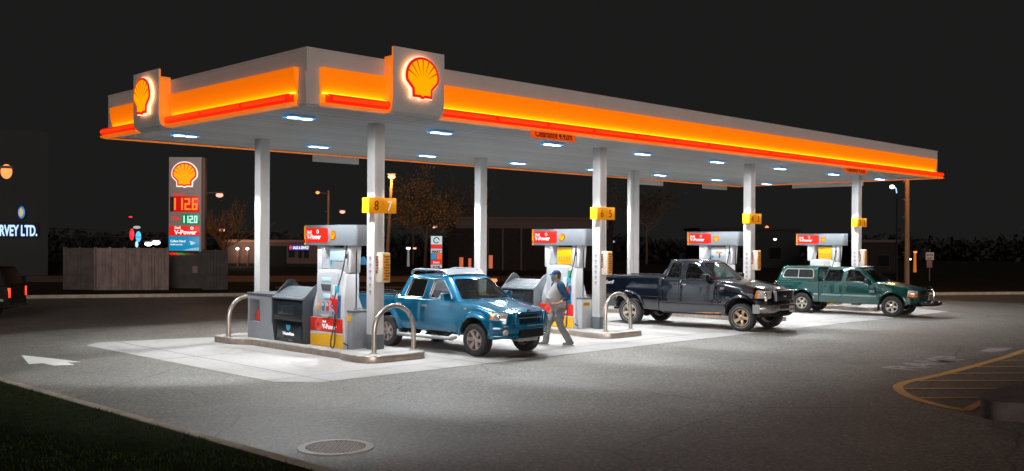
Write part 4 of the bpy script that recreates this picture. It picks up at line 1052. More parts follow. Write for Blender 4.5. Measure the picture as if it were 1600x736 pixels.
def make_wheel(rim, r, rr, nsp, wd, sw, knob, ring):
    e = bpy.data.objects.new('wheel', None); COL.objects.link(e); e.empty_display_size = .1
    h = wd/2
    def tr(j): 
        return (r-(.010 if (knob and j % 2) else 0), 0)
    prof = [(rr, h*.86), (rr+.012, h*.93), ((r+rr)/2, h*1.02), (r-.045, h*.97), (r-.015, h*.86)]
    def mk(y): return lambda j: (r-(.011 if knob and j % 3 == 0 else 0.0), y)
    full = prof + [mk(h*.72), mk(h*.35), (r-.006, h*.08), (r-.006, -h*.08), mk(-h*.35), mk(-h*.72)] + [(a, -b) for a, b in prof[::-1]]
    G().lathe(full, axis='y', n=72).build('tyre', K['tyre'], e, ang=25 if knob else 40)
    if ring:
        G().lathe([(rr+.045, -h*1.005), (rr+.052, -h*1.012), (rr+.056, -h*1.012)], axis='y', n=48).build('raised_lettering', K['decal_grey'], e)
    o = G().lathe([(rr, -h*.86), (rr-.004, -h*.92), (rr-.022, -h*.90), (rr-.03, -h*.6), (rr-.035, h*.6), (rr, h*.86)], axis='y', n=48).build('rim', rim, e, ang=40)
    G().lathe([(0, -h*.1), (rr-.035, -h*.1)], axis='y', n=32).build('brake_disc', K['under'], e)
    g = G(); yo_ = -h*.66
    for i in range(nsp):
        a = 2*math.pi*i/nsp; c, s_ = math.cos(a), math.sin(a)
        def q(rad, t, y): return (c*rad-s_*t, y, s_*rad+c*t)
        r0, r1 = .045, rr-.02; w0, w1 = sw*.80, sw*1.05
        vs = [q(r0,-w0/2,yo_-.0), q(r0,w0/2,yo_-.0), q(r1,w1/2,yo_-.025), q(r1,-w1/2,yo_-.025), q(r0,-w0/2,yo_+.05), q(r0,w0/2,yo_+.05), q(r1,w1/2,yo_+.04), q(r1,-w1/2,yo_+.04)]
        g.add(vs, [(0,1,2,3),(7,6,5,4),(0,4,5,1),(1,5,6,2),(2,6,7,3),(3,7,4,0)])
    g.lathe([(0, yo_-.02), (.040, yo_-.022), (.072, yo_-.008), (.078, yo_+.05)], axis='y', n=24)
    g.build('spokes', rim, e, bevel=.006)
    G().lathe([(0, yo_-.034), (.028, yo_-.032), (.034, yo_-.02)], axis='y', n=16).build('hub_cap', K['hubcap'], e)
    return e
def paint(name, col, flake=.35, rough=.28):
    m = mat(name, col, rough, .0, coat=1.0, var=.03, vscale=2); b = m.node_tree.nodes['Principled BSDF']; b.inputs['Metallic'].default_value = flake; b.inputs['Coat IOR'].default_value = 1.62; return m
K['decal_grey'] = mat('tyre_lettering', (.30, .30, .30), .6)
K['hubcap'] = mat('hub_cap', (.30, .29, .28), .35, .6)
K['blue_paint'] = paint('blue_paint', (.0005, .140, .272), .30, .20)
K['night_paint'] = mat('night_paint', (.006, .006, .006), .6, spec=.15)
K['navy_paint'] = paint('navy_paint', (.002, .004, .010), .0, .15)
K['green_paint'] = paint('green_paint', (.003, .060, .052), .3, .25)
K['alloy'] = mat('alloy_wheel', (.60, .50, .47), .35, .75, var=.08)
K['alloy_gold'] = mat('gold_wheel', (.62, .47, .31), .4, .65, var=.1)
K['alloy_pale'] = mat('pale_wheel', (.66, .60, .50), .38, .6, var=.08)
K['silver'] = mat('silver_trim', (.55, .56, .58), .35, .7)
K['silver_light'] = mat('roof_deflector', (.30, .33, .37), .35, .5)
K['rust'] = mat('rusty_paint', (.36, .15, .06), .75, var=.4, vscale=14)
K['stripe_grey'] = mat('side_moulding', (.22, .32, .33), .45)
K['grille_black'] = mat('grille_black', (.008, .008, .009), .35)
K['bumper_silver'] = mat('bumper_silver', (.62, .61, .60), .22, .9, var=.08)

# --- blue crew cab
def blue_truck():
    sp = dict(wb=2.95, yo=.895, ra=.43, ra_z=.42, cab_cut=(-2.52, -.62, .62, .74), bed=(-4.02, -2.80, .78, .74), gap=-2.70, seats=(-1.45, -2.25), knob=True, spoke_w=.085,
      side=[(-4.14,.80,.85,.83,.52,.85,1.20,1.21), (-4.05,.83,.88,.86,.46,.80,1.215,1.225), (-2.7,.84,.885,.865,.45,.80,1.215,1.22), (-2.6,.84,.885,.86,.45,.80,1.18,1.19),
            (-.5,.84,.885,.845,.45,.80,1.165,1.20), (-.3,.84,.885,.835,.46,.80,1.145,1.215), (0,.84,.88,.82,.48,.80,1.10,1.175), (.35,.83,.865,.785,.50,.78,1.03,1.10), (.55,.80,.845,.75,.50,.76,.985,1.055), (.66,.74,.79,.69,.50,.74,.955,1.02), (.76,.62,.68,.60,.50,.72,.925,.97), (.80,.55,.60,.54,.52,.70,.90,.93)],
      gh=dict(bot=(-.52, -2.62, .835, 1.165), top=(-1.14, -2.40, .655, 1.705), curve=.17, wr=.06,
              wins=[[(-1.53,1.205), (-.72,1.205), (-.80,1.27), (-1.16,1.615), (-1.47,1.625)], [(-2.37,1.205), (-1.72,1.205), (-1.68,1.625), (-2.24,1.625)]], wglass=['glass', 'glass_dark'], seal='silver'))
    T = Truck('blue_pickup', 'shiny blue crew cab pickup with silver roof rack at the nearest pump', K['blue_paint'], (4.35, .2), R(2), sp)
    T.body(); T.greenhouse(); T.chassis(); T.wheels((K['alloy'], K['alloy']), .36, .225, 6, .255)
    T.door(-1.74, -.52, .50, 1.15, -1.60, K['silver']); T.door(-2.62, -1.76, .50, 1.15, -2.50, K['silver'])
    P_ = K['blue_paint']
    for sy in (-1, 1):
        T.disc_patch(0, .42, .425, .56, -12, 192, .075, .004, P_, side=sy, zmin=.42)
        T.disc_patch(-2.95, .42, .425, .55, -8, 188, .07, .004, P_, side=sy, zmin=.46)
        # headlamps
        hl = T.patch('headlight', [(.46,.80),(.765,.80),(.745,.945),(.50,.975)], .012, K['lens'], side=sy, nx=12, nz=6)
        T.patch('indicator', [(.43,.805),(.50,.80),(.525,.965),(.465,.965)], .016, K['amber'], side=sy, parent=hl, nx=6, nz=6)
        g = G(); g.sphere((.625, sy*(T.prof(.625,.87)+.0), .87), (.05,.05,.05)); g.build('reflector', K['chrome'], hl)
        # V uprights of the grille guard moulding
        g = G(); g.prism([(sy*.50,.985),(sy*.40,.985),(sy*.36,.70),(sy*.50,.70)], 'x', .74, .885); g.build('grille_upright', P_, T.root, bevel=.035, seg=3)
        # fog lamp
        fx = .875-.30*(.66/.88)**2.6
        fl = G().lathe([(0,.045),(.05,.04),(.066,.02),(.072,-.02)], (fx-.0, sy*.66, .545), 'x', 20); fl.build('fog_lamp', K['lens'], T.root)
        # side step
        G().tube([(-.56, sy*.86,.40),(-.64, sy*.95,.345),(-2.45, sy*.95,.335),(-2.54, sy*.86,.40)], .045, 12).build('side_step', K['silver'], T.root)
        for x in (-.9, -1.6, -2.3): G().tube([(x, sy*.94, .34), (x, sy*.6, .46)], .02, 6).build('step_bracket', K['under'], T.root)
    # grille
    gr = G().box((.70,-.42,.70),(.80,.42,.93)).build('grille', K['grille_black'], T.root, bevel=.01)
    for z in (.765, .83, .885): G().box((.79,-.40,z),(.808,.40,z+.016)).build('grille_bar', K['silver'] if z == .83 else K['grille_black'], gr)
    G().prism(rrect(-.44,.44,.655,.725,.03), 'x', .76, .875).build('grille_crossbar', P_, T.root, bevel=.02)
    G().prism(round_poly([(-.40,.925),(.40,.925),(.34,.975),(-.34,.975)], .02), 'x', .72, .855).build('hood_lip', P_, T.root, bevel=.02)
    g = G(); g.tube([(.80+.002*0, .052*math.cos(R(a)), .975+.036*math.sin(R(a))) for a in range(0, 360, 24)], .010, 6, closed=True); g.tube([(.80,-.06,.975),(.80,.06,.975)], .010, 6); g.build('round_badge', K['chrome'], T.root)
    b = T.bumper(.875, .90, .50, .735, P_, .17, sag=.30); T.bumper(.865, .88, .405, .52, P_, .17, name='lower_valance', sag=.30)
    G().prism(rrect(-.37,.37,.43,.60,.03), 'x', .80, .892).build('air_intake', K['grille_black'], T.root)
    G().prism(rrect(-.30,.30,.335,.41,.02), 'x', .55, .80).build('skid_plate', K['silver'], T.root, bevel=.01)
    for y in (-.62, .0, .3): G().box((.872-.30*(abs(y)/.9)**2.6, y-.13, .672),(.900-.30*(abs(y)/.9)**2.6, y+.13, .69)).build('bumper_slot', K['silver'], T.root)
    T.mirror(-.80, 1.255, P_, d=.23)
    # hood centre bulge line
    for sy in (-1, 1):
        def f(u, v): 
            x = -.25+.9*u; t = lerp_tab(sp['side'], x); y = (.42-.08*u)+(.05)*v; zs, zt = t[5], t[6]; wt_ = T.prof(x, zs)-.05; q = y/wt_
            return (x, sy*y, zs+.012+(zt-zs-.012)*(1-q**2.4)+.012*math.sin(v*math.pi))
        G().grid(f, 12, 6).build('hood_crease', P_, T.root)
    # roof rack with deflector
    rk = G()
    for sy in (-1, 1): rk.tube(spline([(-1.22, sy*.56, 1.735),(-1.30, sy*.58, 1.80),(-1.5, sy*.585, 1.825),(-2.15, sy*.585, 1.825),(-2.33, sy*.58, 1.79),(-2.40, sy*.57, 1.715)], 5), .030, 10)
    for x in (-1.5, -2.1): rk.tube([(x,-.58,1.80),(x,.58,1.80)], .022, 8)
    rk.build('roof_rack', K['silver'], T.root)
    def df(u, v):
        y = -.60+1.2*u; return (-1.02-.34*v-.10*abs(2*u-1)**2, y*(1-.05*v), 1.738+.105*v**.8-.02*abs(2*u-1)**3)
    g = G(); g.grid(df, 14, 6); g.grid(lambda u, v: tuple(Vector(df(u, v))-Vector((.0,0,.014))), 14, 6, True); g.build('wind_deflector', K['silver_light'], T.root, recalc=False)
    # bed rail cap, tail lamp, cargo bar and letter badge
    for sy in (-1, 1):
        G().box((-4.08, sy*.80-.05, 1.222),(-2.74, sy*.80+.05, 1.24)).build('bed_rail', K['under'], T.root, bevel=.006)
        G().box((-4.15, sy*.78-.07, .82),(-4.10, sy*.78+.07, 1.16)).build('tail_lamp', K['pump_red'], T.root, bevel=.01)
    for sy in (-1,): G().tube([(-4.0, sy*.6, 1.22),(-3.9, sy*.6, 1.30),(-3.0, sy*.6, 1.30),(-2.9, sy*.6, 1.22)], .018, 8).build('cargo_bar', K['chrome'], T.root)
    G().box((-.31,-.895,1.005),(-.24,-.878,1.03)).build('fender_badge', K['chrome'], T.root)
    T.bumper(-4.20, .80, .52, .70, K['chrome'], -.10, name='rear_bumper', sag=-.06)
    return T
# --- black extended cab
def black_truck():
    sp = dict(wb=3.68, yo=.985, ra=.475, ra_z=.47, cab_cut=(-2.50, -.92, .75, .84), bed=(-4.72, -2.78, .92, .80), gap=-2.655, seats=(-1.75, -2.35), spoke_w=.085, ring=True,
      side=[(-4.86,.90,.95,.93,.56,.95,1.40,1.41), (-4.78,.93,.98,.955,.50,.90,1.42,1.43), (-2.66,.94,.985,.96,.45,.90,1.44,1.45), (-2.6,.94,.985,.955,.42,.90,1.405,1.41),
            (-.8,.94,.985,.93,.42,.90,1.395,1.42), (-.5,.94,.985,.91,.44,.90,1.375,1.43), (0,.94,.98,.89,.48,.90,1.30,1.385), (.35,.92,.96,.86,.52,.90,1.23,1.31), (.55,.89,.93,.82,.54,.88,1.185,1.265), (.68,.82,.86,.77,.56,.86,1.15,1.225), (.78,.70,.74,.66,.56,.84,1.12,1.16), (.82,.62,.66,.60,.56,.84,1.08,1.10)],
      gh=dict(bot=(-.82, -2.585, .915, 1.40), top=(-1.52, -2.40, .745, 1.955), curve=.20, wr=.06,
              wins=[[(-1.82,1.43), (-1.02,1.43), (-1.12,1.52), (-1.50,1.85), (-1.76,1.87)], [(-2.42,1.435), (-1.98,1.435), (-1.94,1.87), (-2.28,1.87)]], wglass=['glass', 'glass_dark'], seal='black'))
    T = Truck('black_pickup', 'dark navy extended cab pickup with gold front wheel and silver bumper', K['navy_paint'], (13.83, -.45), R(5.5), sp)
    P_ = K['navy_paint']
    T.body(); T.greenhouse(); T.chassis(); T.wheels((K['alloy_gold'], K['alloy_pale']), .39, .235, 5, .265)
    T.door(-1.93, -.72, .50, 1.385, -1.80, K['chrome']); T.door(-2.56, -1.95, .50, 1.385, -2.05, K['navy_paint'], name='rear_door')
    for sy in (-1, 1):
        T.disc_patch(0, .47, .472, .545, -5, 185, .030, .002, P_, side=sy, zmin=.47)
        T.disc_patch(-3.68, .47, .472, .545, -5, 185, .030, .002, P_, side=sy, zmin=.5)
        hl = T.patch('headlight', [(.44,.935),(.80,.935),(.775,1.145),(.46,1.165)], .012, K['lens'], side=sy, nx=12, nz=7)
        T.patch('indicator', [(.40,.94),(.50,.935),(.52,1.15),(.425,1.15)], .016, K['amber'], side=sy, parent=hl, nx=6, nz=6)
        G().sphere((.66, sy*(T.prof(.66,1.05)-.01), 1.05), (.06,.07,.07)).build('reflector', K['chrome'], hl)
        T.patch('side_crease', [(-4.7,.86),(-.52,.84),(-.52,.862),(-4.7,.88)], .010, P_, side=sy, nx=40, nz=2)
        G().tube([(-.6, sy*.93, .44), (-2.5, sy*.93, .42)], .03, 8).build('rocker_pipe', K['under'], T.root)
    T.patch('rust_patch', [(-1.62,.435),(-.56,.435),(-.60,.50),(-1.30,.475)], .008, K['rust'], nx=12, nz=3)
    T.patch('rust_patch', [(-4.16,.72),(-4.05,.90),(-4.0,1.00),(-4.13,.92)], .010, K['rust'], nx=5, nz=3)
    T.patch('pillar_gleam', [(-1.965,1.30),(-1.90,1.30),(-1.90,1.385),(-1.965,1.385)], .009, K['chrome'], nx=2, nz=2)  # gleam on the door pillar put in as a chrome patch
    gr = G().prism(round_poly([(-.50,.86),(.50,.86),(.54,1.14),(-.54,1.14)], .05), 'x', .74, .865).build('grille', K['grille_black'], T.root, bevel=.01)
    for z in (.93, .99, 1.05, 1.10): G().box((.864,-.48,z),(.870,.48,z+.018)).build('grille_bar', K['under'], gr)
    for sy in (-1, 1): G().prism([(sy*.515,.86),(sy*.545,.86),(sy*.585,1.145),(sy*.555,1.145)], 'x', .78, .88).build('grille_edge', K['silver'], gr, bevel=.006)
    g = G().lathe([(0,.02),(.5,.016),(.9,.0),(.9,-.01)], (0,0,0), 'x', 24); g.v = [(.868+a, b*.13, 1.01+c*.06) for a, b, c in g.v]; g.build('oval_badge', K['chrome'], T.root)
    T.bumper(.87, .93, .80, .885, P_, .14, name='bumper_cover', sag=.34)
    def notch(y): return .055 if abs(y) < .42 else 0
    T.bumper(.97, .985, .52, .77, K['bumper_silver'], .22, sag=.40, zc=lambda y: .07*max(0, min(1, (.62-abs(y))/.15)))
    G().prism(rrect(-.46,.46,.65,.745,.02), 'x', .94, .995).build('lower_intake', K['grille_black'], T.root)
    T.bumper(.90, .92, .43, .53, K['under'], .16, name='air_dam', sag=.34)
    lp = G().box((1.0,-.02,.55),(1.015,.30,.72)).build('licence_plate', mat('plate_white', (.62,.52,.50), .4), T.root, bevel=.004)
    text_mesh('HGL 482', .085, K['sleeve'], lp, (1.018,.006,.60), (0,0,R(90)), sx=.82)
    T.mirror(-1.06, 1.47, K['black'], h=.21, d=.24, w_=.12)
    for sy in (-1, 1):
        G().box((-4.80, sy*.885-.05, 1.445),(-2.70, sy*.885+.05, 1.47)).build('bed_rail', K['black'], T.root, bevel=.008)
        G().box((-4.88, sy*.87-.07, .95),(-4.83, sy*.87+.07, 1.36)).build('tail_lamp', K['pump_red'], T.root, bevel=.01)
    text_mesh('4x4', .155, K['paint_worn'], T.root, (-4.62, -.975, 1.20), (R(-2), 0, 0), name='side_decal', bold=.006, shear=.3, sx=1.5)
    text_mesh('XLT', .07, K['silver'], T.root, (-.64,-.965,1.16), (R(-5),0,0), name='fender_badge', bold=.004)
    T.bumper(-4.95, .90, .55, .74, K['bumper_silver'], -.12, name='rear_bumper', sag=-.08)
    return T
# --- green crew cab with bed canopy
def green_sp(): return dict(wb=3.12, yo=.845, ra=.41, ra_z=.40, cab_cut=(-2.42, -.62, .6, .70), gap=-2.50, seats=(-1.45, -2.15), spoke_w=.075,
      side=[(-4.14,.78,.81,.79,.50,.80,1.08,1.09), (-4.06,.80,.835,.82,.42,.75,1.10,1.11), (-2.5,.80,.845,.83,.40,.75,1.11,1.12), (-2.46,.80,.845,.825,.38,.75,1.12,1.13),
            (-.5,.80,.845,.81,.38,.75,1.12,1.15), (-.3,.80,.84,.80,.40,.75,1.10,1.16), (0,.80,.84,.785,.42,.75,1.05,1.12), (.35,.79,.825,.76,.44,.74,.985,1.05), (.58,.76,.80,.72,.44,.72,.94,1.005), (.72,.68,.72,.64,.46,.70,.91,.96), (.82,.56,.60,.54,.46,.68,.88,.91)],
      gh=dict(bot=(-.54, -2.42, .80, 1.12), top=(-1.14, -2.22, .625, 1.62), curve=.17, wr=.05,
              wins=[[(-1.56,1.155), (-.74,1.155), (-.82,1.23), (-1.16,1.54), (-1.49,1.55)], [(-2.30,1.155), (-1.72,1.155), (-1.66,1.55), (-2.18,1.55)]], wglass=['glass', 'glass_dark'], seal='black'))
def green_like(name, label, P_, loc, th, detail=True):
    sp = green_sp(); T = Truck(name, label, P_, loc, th, sp)
    T.body(); T.greenhouse(); T.chassis(); T.wheels((K['alloy_pale'], K['alloy_pale']), .352, .205, 5, .235)
    T.door(-1.66, -.52, .45, 1.105, -1.55, P_); T.door(-2.42, -1.68, .45, 1.105, -2.32, P_)
    for sy in (-1, 1):
        T.disc_patch(0, .40, .407, .49, -8, 188, .045, .003, P_, side=sy, zmin=.40)
        T.disc_patch(-3.12, .40, .407, .49, -8, 188, .045, .003, P_, side=sy, zmin=.42)
        hl = T.patch('headlight', [(.50,.77),(.80,.77),(.78,.885),(.52,.91)], .010, K['lens'], side=sy, nx=10, nz=5)
        T.patch('indicator', [(.50,.675),(.80,.675),(.80,.762),(.50,.762)], .010, K['amber'], side=sy, parent=hl, nx=10, nz=4)
        for (a, b) in ((-1.655, -.525), (-2.415, -1.685), (-4.0, -3.56), (-2.68, -2.52)):
            T.patch('side_moulding', [(a,.635),(b,.63),(b,.705),(a,.71)], .014, K['stripe_grey'], side=sy, nx=14, nz=3)
        # mud flap
        G().box((-.47, sy*.62, .20),(-.455, sy*.83, .46)).build('mud_flap', K['under'], T.root)
    text_mesh('ZR2', .10, K['silver'], T.root, (-.74,-.855,.80), name='door_badge', bold=.004)
    # bed canopy
    cp = G(); B = (-4.10, -2.53, .80, 1.115); Tt = (-3.90, -2.56, .665, 1.64)
    def rg(P, z, i=0): 
        a, b, w_ = P; return [(a+.08,-w_,z),(b-.02,-w_,z),(b,-w_+.05,z),(b,w_-.05,z),(b-.02,w_,z),(a+.08,w_,z),(a,w_-.08,z),(a,-w_+.08,z)]
    L_ = [rg((B[0],B[1],B[2]), 1.10), rg((B[0]+.02,B[1],B[2]-.015), 1.16)] + [rg(tuple(B[i]+(Tt[i]-B[i])*t for i in range(3)), B[3]+(Tt[3]-B[3])*t) for t in (.3,.6,.9)] + [rg((Tt[0]+.03,Tt[1],Tt[2]-.05), Tt[3]), rg((Tt[0]+.3,Tt[1]-.2,Tt[2]-.4), Tt[3]+.02)]
    vs = [v for l in L_ for v in l]; k = 8; n = len(L_)
    cp.add(vs, [(i*k+j, i*k+(j+1) % k, (i+1)*k+(j+1) % k, (i+1)*k+j) for i in range(n-1) for j in range(k)] + [tuple(range(k))[::-1], tuple(range((n-1)*k, n*k))])
    co = cp.build('bed_canopy', P_, T.root, bevel=.02)
    wy = lambda z: B[2]-.0+(Tt[2]-B[2])*((z-B[3])/(Tt[3]-B[3]))
    for sy in (-1, 1):
        rp = round_poly([(-3.86,1.235),(-2.70,1.235),(-2.74,1.545),(-3.74,1.545)], .10, 5)
        G().tube([(x, sy*(wy(z)+.012), z) for x, z in rp], .018, 6, closed=True).build('window_frame', K['silver'], co)
        g = G(); g.poly([(x, sy*(wy(z)+.010), z) for x, z in rp]); g.build('canopy_window', K['dark_glass_opaque'], co, smooth=False)
        G().tube([(-3.27, sy*(wy(1.24)+.016), 1.24),(-3.26, sy*(wy(1.54)+.016), 1.54)], .014, 6).build('window_bar', K['silver'], co)
        G().box((-4.16, sy*.75-.06, .74),(-4.10, sy*.75+.06, 1.03)).build('tail_lamp', K['tail'] if not detail else K['pump_red'], T.root, bevel=.01)
    gr = G().prism(rrect(-.44,.44,.70,.87,.03), 'x', .75, .85).build('grille', K['grille_black'], T.root, bevel=.01)
    G().box((.848,-.43,.775),(.858,.43,.795)).build('grille_bar', P_, gr)
    T.bumper(.90, .83, .44, .655, P_ if detail else K['under'], .16, sag=.30); T.bumper(-4.22, .78, .46, .62, K['under'], -.12, name='rear_bumper', sag=-.06)
    G().prism(rrect(-.5,.5,.36,.45,.03), 'x', .55, .84).build('lower_valance', K['under'], T.root)
    if detail:
        g = G()
        for sy in (-1, 1): g.tube(spline([(.86, sy*.30, .40),(1.0, sy*.31, .48),(1.05, sy*.32, .70),(1.0, sy*.33, .95),(.90, sy*.34, 1.02)], 4), .024, 8)
        g.tube([(1.04,-.32,.72),(1.04,.32,.72)], .020, 8); g.tube([(1.0,-.33,.93),(1.0,.33,.93)], .020, 8)
        g.build('brush_guard', K['chrome'], T.root)
        G().tube(spline([(.84,-.55,.50),(1.02,-.60,.46),(1.22,-.45,.45),(1.30,0,.45),(1.22,.45,.45),(1.02,.60,.46),(.84,.55,.50)], 5), .055, 10).build('push_bar', K['black'], T.root)
        G().prism(round_poly([(-.60,-1.30),(.60,-1.30),(.56,-1.02),(-.56,-1.02)], .05), 'z', 1.632, 1.66).build('roof_visor', K['silver_light'], T.root, bevel=.008).data.transform(Matrix(((0,1,0,0),(1,0,0,0),(0,0,1,0),(0,0,0,1))))
    T.mirror(-.80, 1.19, K['black'], d=.2)
    return T
K['dark_glass_opaque'] = mat('canopy_tinted_glass', (.012, .013, .014), .06, coat=1)
blue_truck(); black_truck()
green_like('green_pickup', 'dark green crew cab pickup with a bed canopy and grille guard at the farthest pump', K['green_paint'], (22.33, -.93), R(7.5))

# ------------------------------------------------------------------ person
def fuse(g, name, m, parent, voxel=.012, it=5):
    o = g.build(name, m, parent); par = o.parent; o.parent = None
    md = o.modifiers.new('r', 'REMESH'); md.mode = 'VOXEL'; md.voxel_size = voxel; md.use_smooth_shade = True
    md = o.modifiers.new('s', 'SMOOTH'); md.iterations = it; md.factor = .5
    dg = bpy.context.evaluated_depsgraph_get(); me = bpy.data.meshes.new_from_object(o.evaluated_get(dg)); o.modifiers.clear(); o.data = me
    me.materials.clear(); me.materials.append(m)
    for p in me.polygons: p.use_smooth = True; p.material_index = 0
    o.parent = par; return o
def limb(g, pts, rs, n=14):
    sp_ = spline(pts, 6); k = len(sp_); rr = []
    for i in range(k):
        t = i/(k-1)*(len(pts)-1); a = min(int(t), len(pts)-2); rr.append(rs[a]+(rs[a+1]-rs[a])*(t-a))
    g.tube(sp_, rr, n); g.sphere(pts[0], rs[0]*.98, n, 8); g.sphere(pts[-1], rs[-1]*.98, n, 8)
def torso(g, rings, n=24):
    vs = []
    for (cx_, z, rx, ry) in rings:
        for j in range(n):
            a = 2*math.pi*j/n; c, s_ = math.cos(a), math.sin(a)
            vs.append((cx_+rx*math.copysign(abs(c)**.85, c), ry*math.copysign(abs(s_)**.85, s_), z))
    k = len(rings); g.add(vs, [(i*n+j, i*n+(j+1) % n, (i+1)*n+(j+1) % n, (i+1)*n+j) for i in range(k-1) for j in range(n)] + [tuple(range(n))[::-1], tuple(range((k-1)*n, k*n))])
pr = thing('person', 'person in blue cap, teal mask and grey shirt walking past the blue pickup', 'person', (7.36, .50, .006), R(147))
g = G()
torso(g, [(.03,1.46,.05,.06),(.035,1.52,.055,.055),(.045,1.58,.058,.055)], 16)
g.sphere((.055,0,1.675), (.098,.076,.118), 24, 16); g.sphere((.085,0,1.615), (.062,.055,.062), 16, 10)
g.prism([(.140,1.635),(.178,1.640),(.172,1.655),(.146,1.692)], 'y', -.014, .014)
for s_ in (-1, 1): g.sphere((.045, s_*.078, 1.665), (.018,.010,.030), 10, 6)
arms = {1: [(-.02,.22,1.42), (-.14,.34,1.17), (.06,.30,1.035), (.135,.255,1.02)], -1: [(.02,-.22,1.42), (-.02,-.33,1.16), (.17,-.22,1.06), (.22,-.15,1.05)]}
for s_, A in arms.items():
    limb(g, A, [.055,.046,.034,.026])
    h = Vector(A[-1]); d = (Vector(A[-1])-Vector(A[-2])).normalized(); inn = Vector((0,-s_,0)); cur = (inn*.8+d*.3).normalized()
    dn = d.cross(cur).normalized()
    if dn.z > 0: dn = -dn
    g.sphere(h+d*.035, (.045,.040,.028), 14, 8)
    for q in range(4):
        b = h+d*.06+dn*(-.030+.020*q); ln = (.055,.066,.062,.048)[q]
        g.tube([b, b+d*ln*.4+cur*ln*.1, b+d*ln*.55+cur*ln*.5, b+d*ln*.35+cur*ln*.85], [.0105,.010,.0095,.008], 8)
    g.tube([h+d*.01-dn*.025, h+d*.035-dn*.055, h+d*.06-dn*.060+cur*.012], [.012,.011,.009], 8)
body = fuse(g, 'body', K['skin'], pr, .0065, 2)
g = G()
torso(g, [(.0,.90,.165,.185),(.01,.95,.185,.20),(.05,1.04,.215,.205),(.075,1.13,.225,.205),(.055,1.24,.200,.20),(.02,1.36,.160,.205),(.0,1.44,.125,.185),(.01,1.50,.085,.09)])
fuse(g, 'shirt', K['shirt'], pr, .014, 5)
for s_, A in arms.items():
    g = G(); A2 = [Vector(A[0])+Vector((.0,-s_*.10,.045)), Vector(A[0])+Vector((0,0,.0)), Vector(A[1])*.5+Vector(A[0])*.5+Vector((0,s_*.01,0)), Vector(A[1]), Vector(A[1])*.62+Vector(A[2])*.38]
    limb(g, [tuple(p) for p in A2], [.090,.100,.078,.072,.060]); fuse(g, 'sleeve', K['sleeve'], pr, .013, 5)
g = G()
torso(g, [(.0,.80,.15,.185),(.0,.90,.165,.19),(.01,.97,.172,.188)], 20)
limb(g, [(.01,-.095,.86),(.12,-.10,.66),(.22,-.105,.49),(.25,-.105,.30),(.27,-.105,.10)], [.118,.100,.085,.082,.085])
limb(g, [(.0,.095,.86),(.0,.10,.68),(-.03,.11,.50),(-.14,.115,.30),(-.25,.12,.11)], [.120,.104,.090,.084,.085])
g.sphere((.10,.17,.66), (.06,.03,.075), 10, 8)
fuse(g, 'trousers', K['pants'], pr, .014, 4)
for (fx, fy, tilt) in ((.32,-.105,0), (-.24,.12,0)):
    g = G(); g.sphere((fx-.03, fy, .075), (.10,.045,.055), 14, 8); g.sphere((fx+.07, fy, .05), (.09,.045,.040), 14, 8); sh = fuse(g, 'shoe', K['shoe'], pr, .009, 3)
    G().prism([(q[0], q[1]) for q in round_poly([(fx-.14,fy-.045),(fx+.16,fy-.045),(fx+.17,fy+.045),(fx-.14,fy+.045)], .04)], 'z', .0, .028).build('sole', K['sole'], sh, bevel=.006)
g = G(); g.sphere((.03,0,1.69), (.104,.088,.112), 20, 12); hair = fuse(g, 'hair', K['hair'], pr, .008, 2)
me = hair.data; bm = bmesh.new(); bm.from_mesh(me)
bmesh.ops.delete(bm, geom=[v for v in bm.verts if v.co.x > .055 or v.co.z < 1.60 and v.co.x > -.03 or v.co.z > 1.74], context='VERTS'); bm.to_mesh(me); bm.free()
g = G(); vs = []
for i in range(9):
    a = R(90*i/8); g.v += [(.045+.116*math.cos(a)*math.cos(2*math.pi*j/24), .094*math.cos(a)*math.sin(2*math.pi*j/24), 1.710+.100*math.sin(a)) for j in range(24)]
g.f = [(i*24+j, i*24+(j+1) % 24, (i+1)*24+(j+1) % 24, (i+1)*24+j) for i in range(8) for j in range(24)]; g.m = [0]*len(g.f)
cp = g.build('cap', K['cap'], pr)
g = G()
def bill(u, v): a = -1+2*u; return (.130+.115*v*(1-.35*a*a)-.055*a*a, a*.082*(1-.12*v), 1.722-.022*v-.018*a*a)
g.grid(bill, 10, 4); g.grid(lambda u, v: tuple(Vector(bill(u, v))-Vector((0,0,.007))), 10, 4, True); g.build('cap_bill', K['cap'], cp, recalc=False)
def msk(u, v):
    a = R(-78+156*u); z = 1.665-.085*v; r_ = 1.0+.06*math.sin(v*math.pi)+.10*math.exp(-(u-.5)**2*60)*(1-v)
    return (.055+.103*r_*math.cos(a)*(1-.16*v*v), .080*math.sin(a)*(1-.22*v*v), z)
G().grid(msk, 18, 8).build('face_mask', K['mask'], pr)
for s_ in (-1, 1):
    G().sphere((.138, s_*.032, 1.692), (.012,.013,.010), 10, 6).build('eye', K['letter_white'], body)
    G().sphere((.148, s_*.033, 1.692), (.004,.006,.006), 8, 5).build('pupil', K['black'], body)
G().tube([(.13, -.03, 1.712), (.145,-.035,1.712)], .004, 5).build('eyebrow', K['hair'], body)

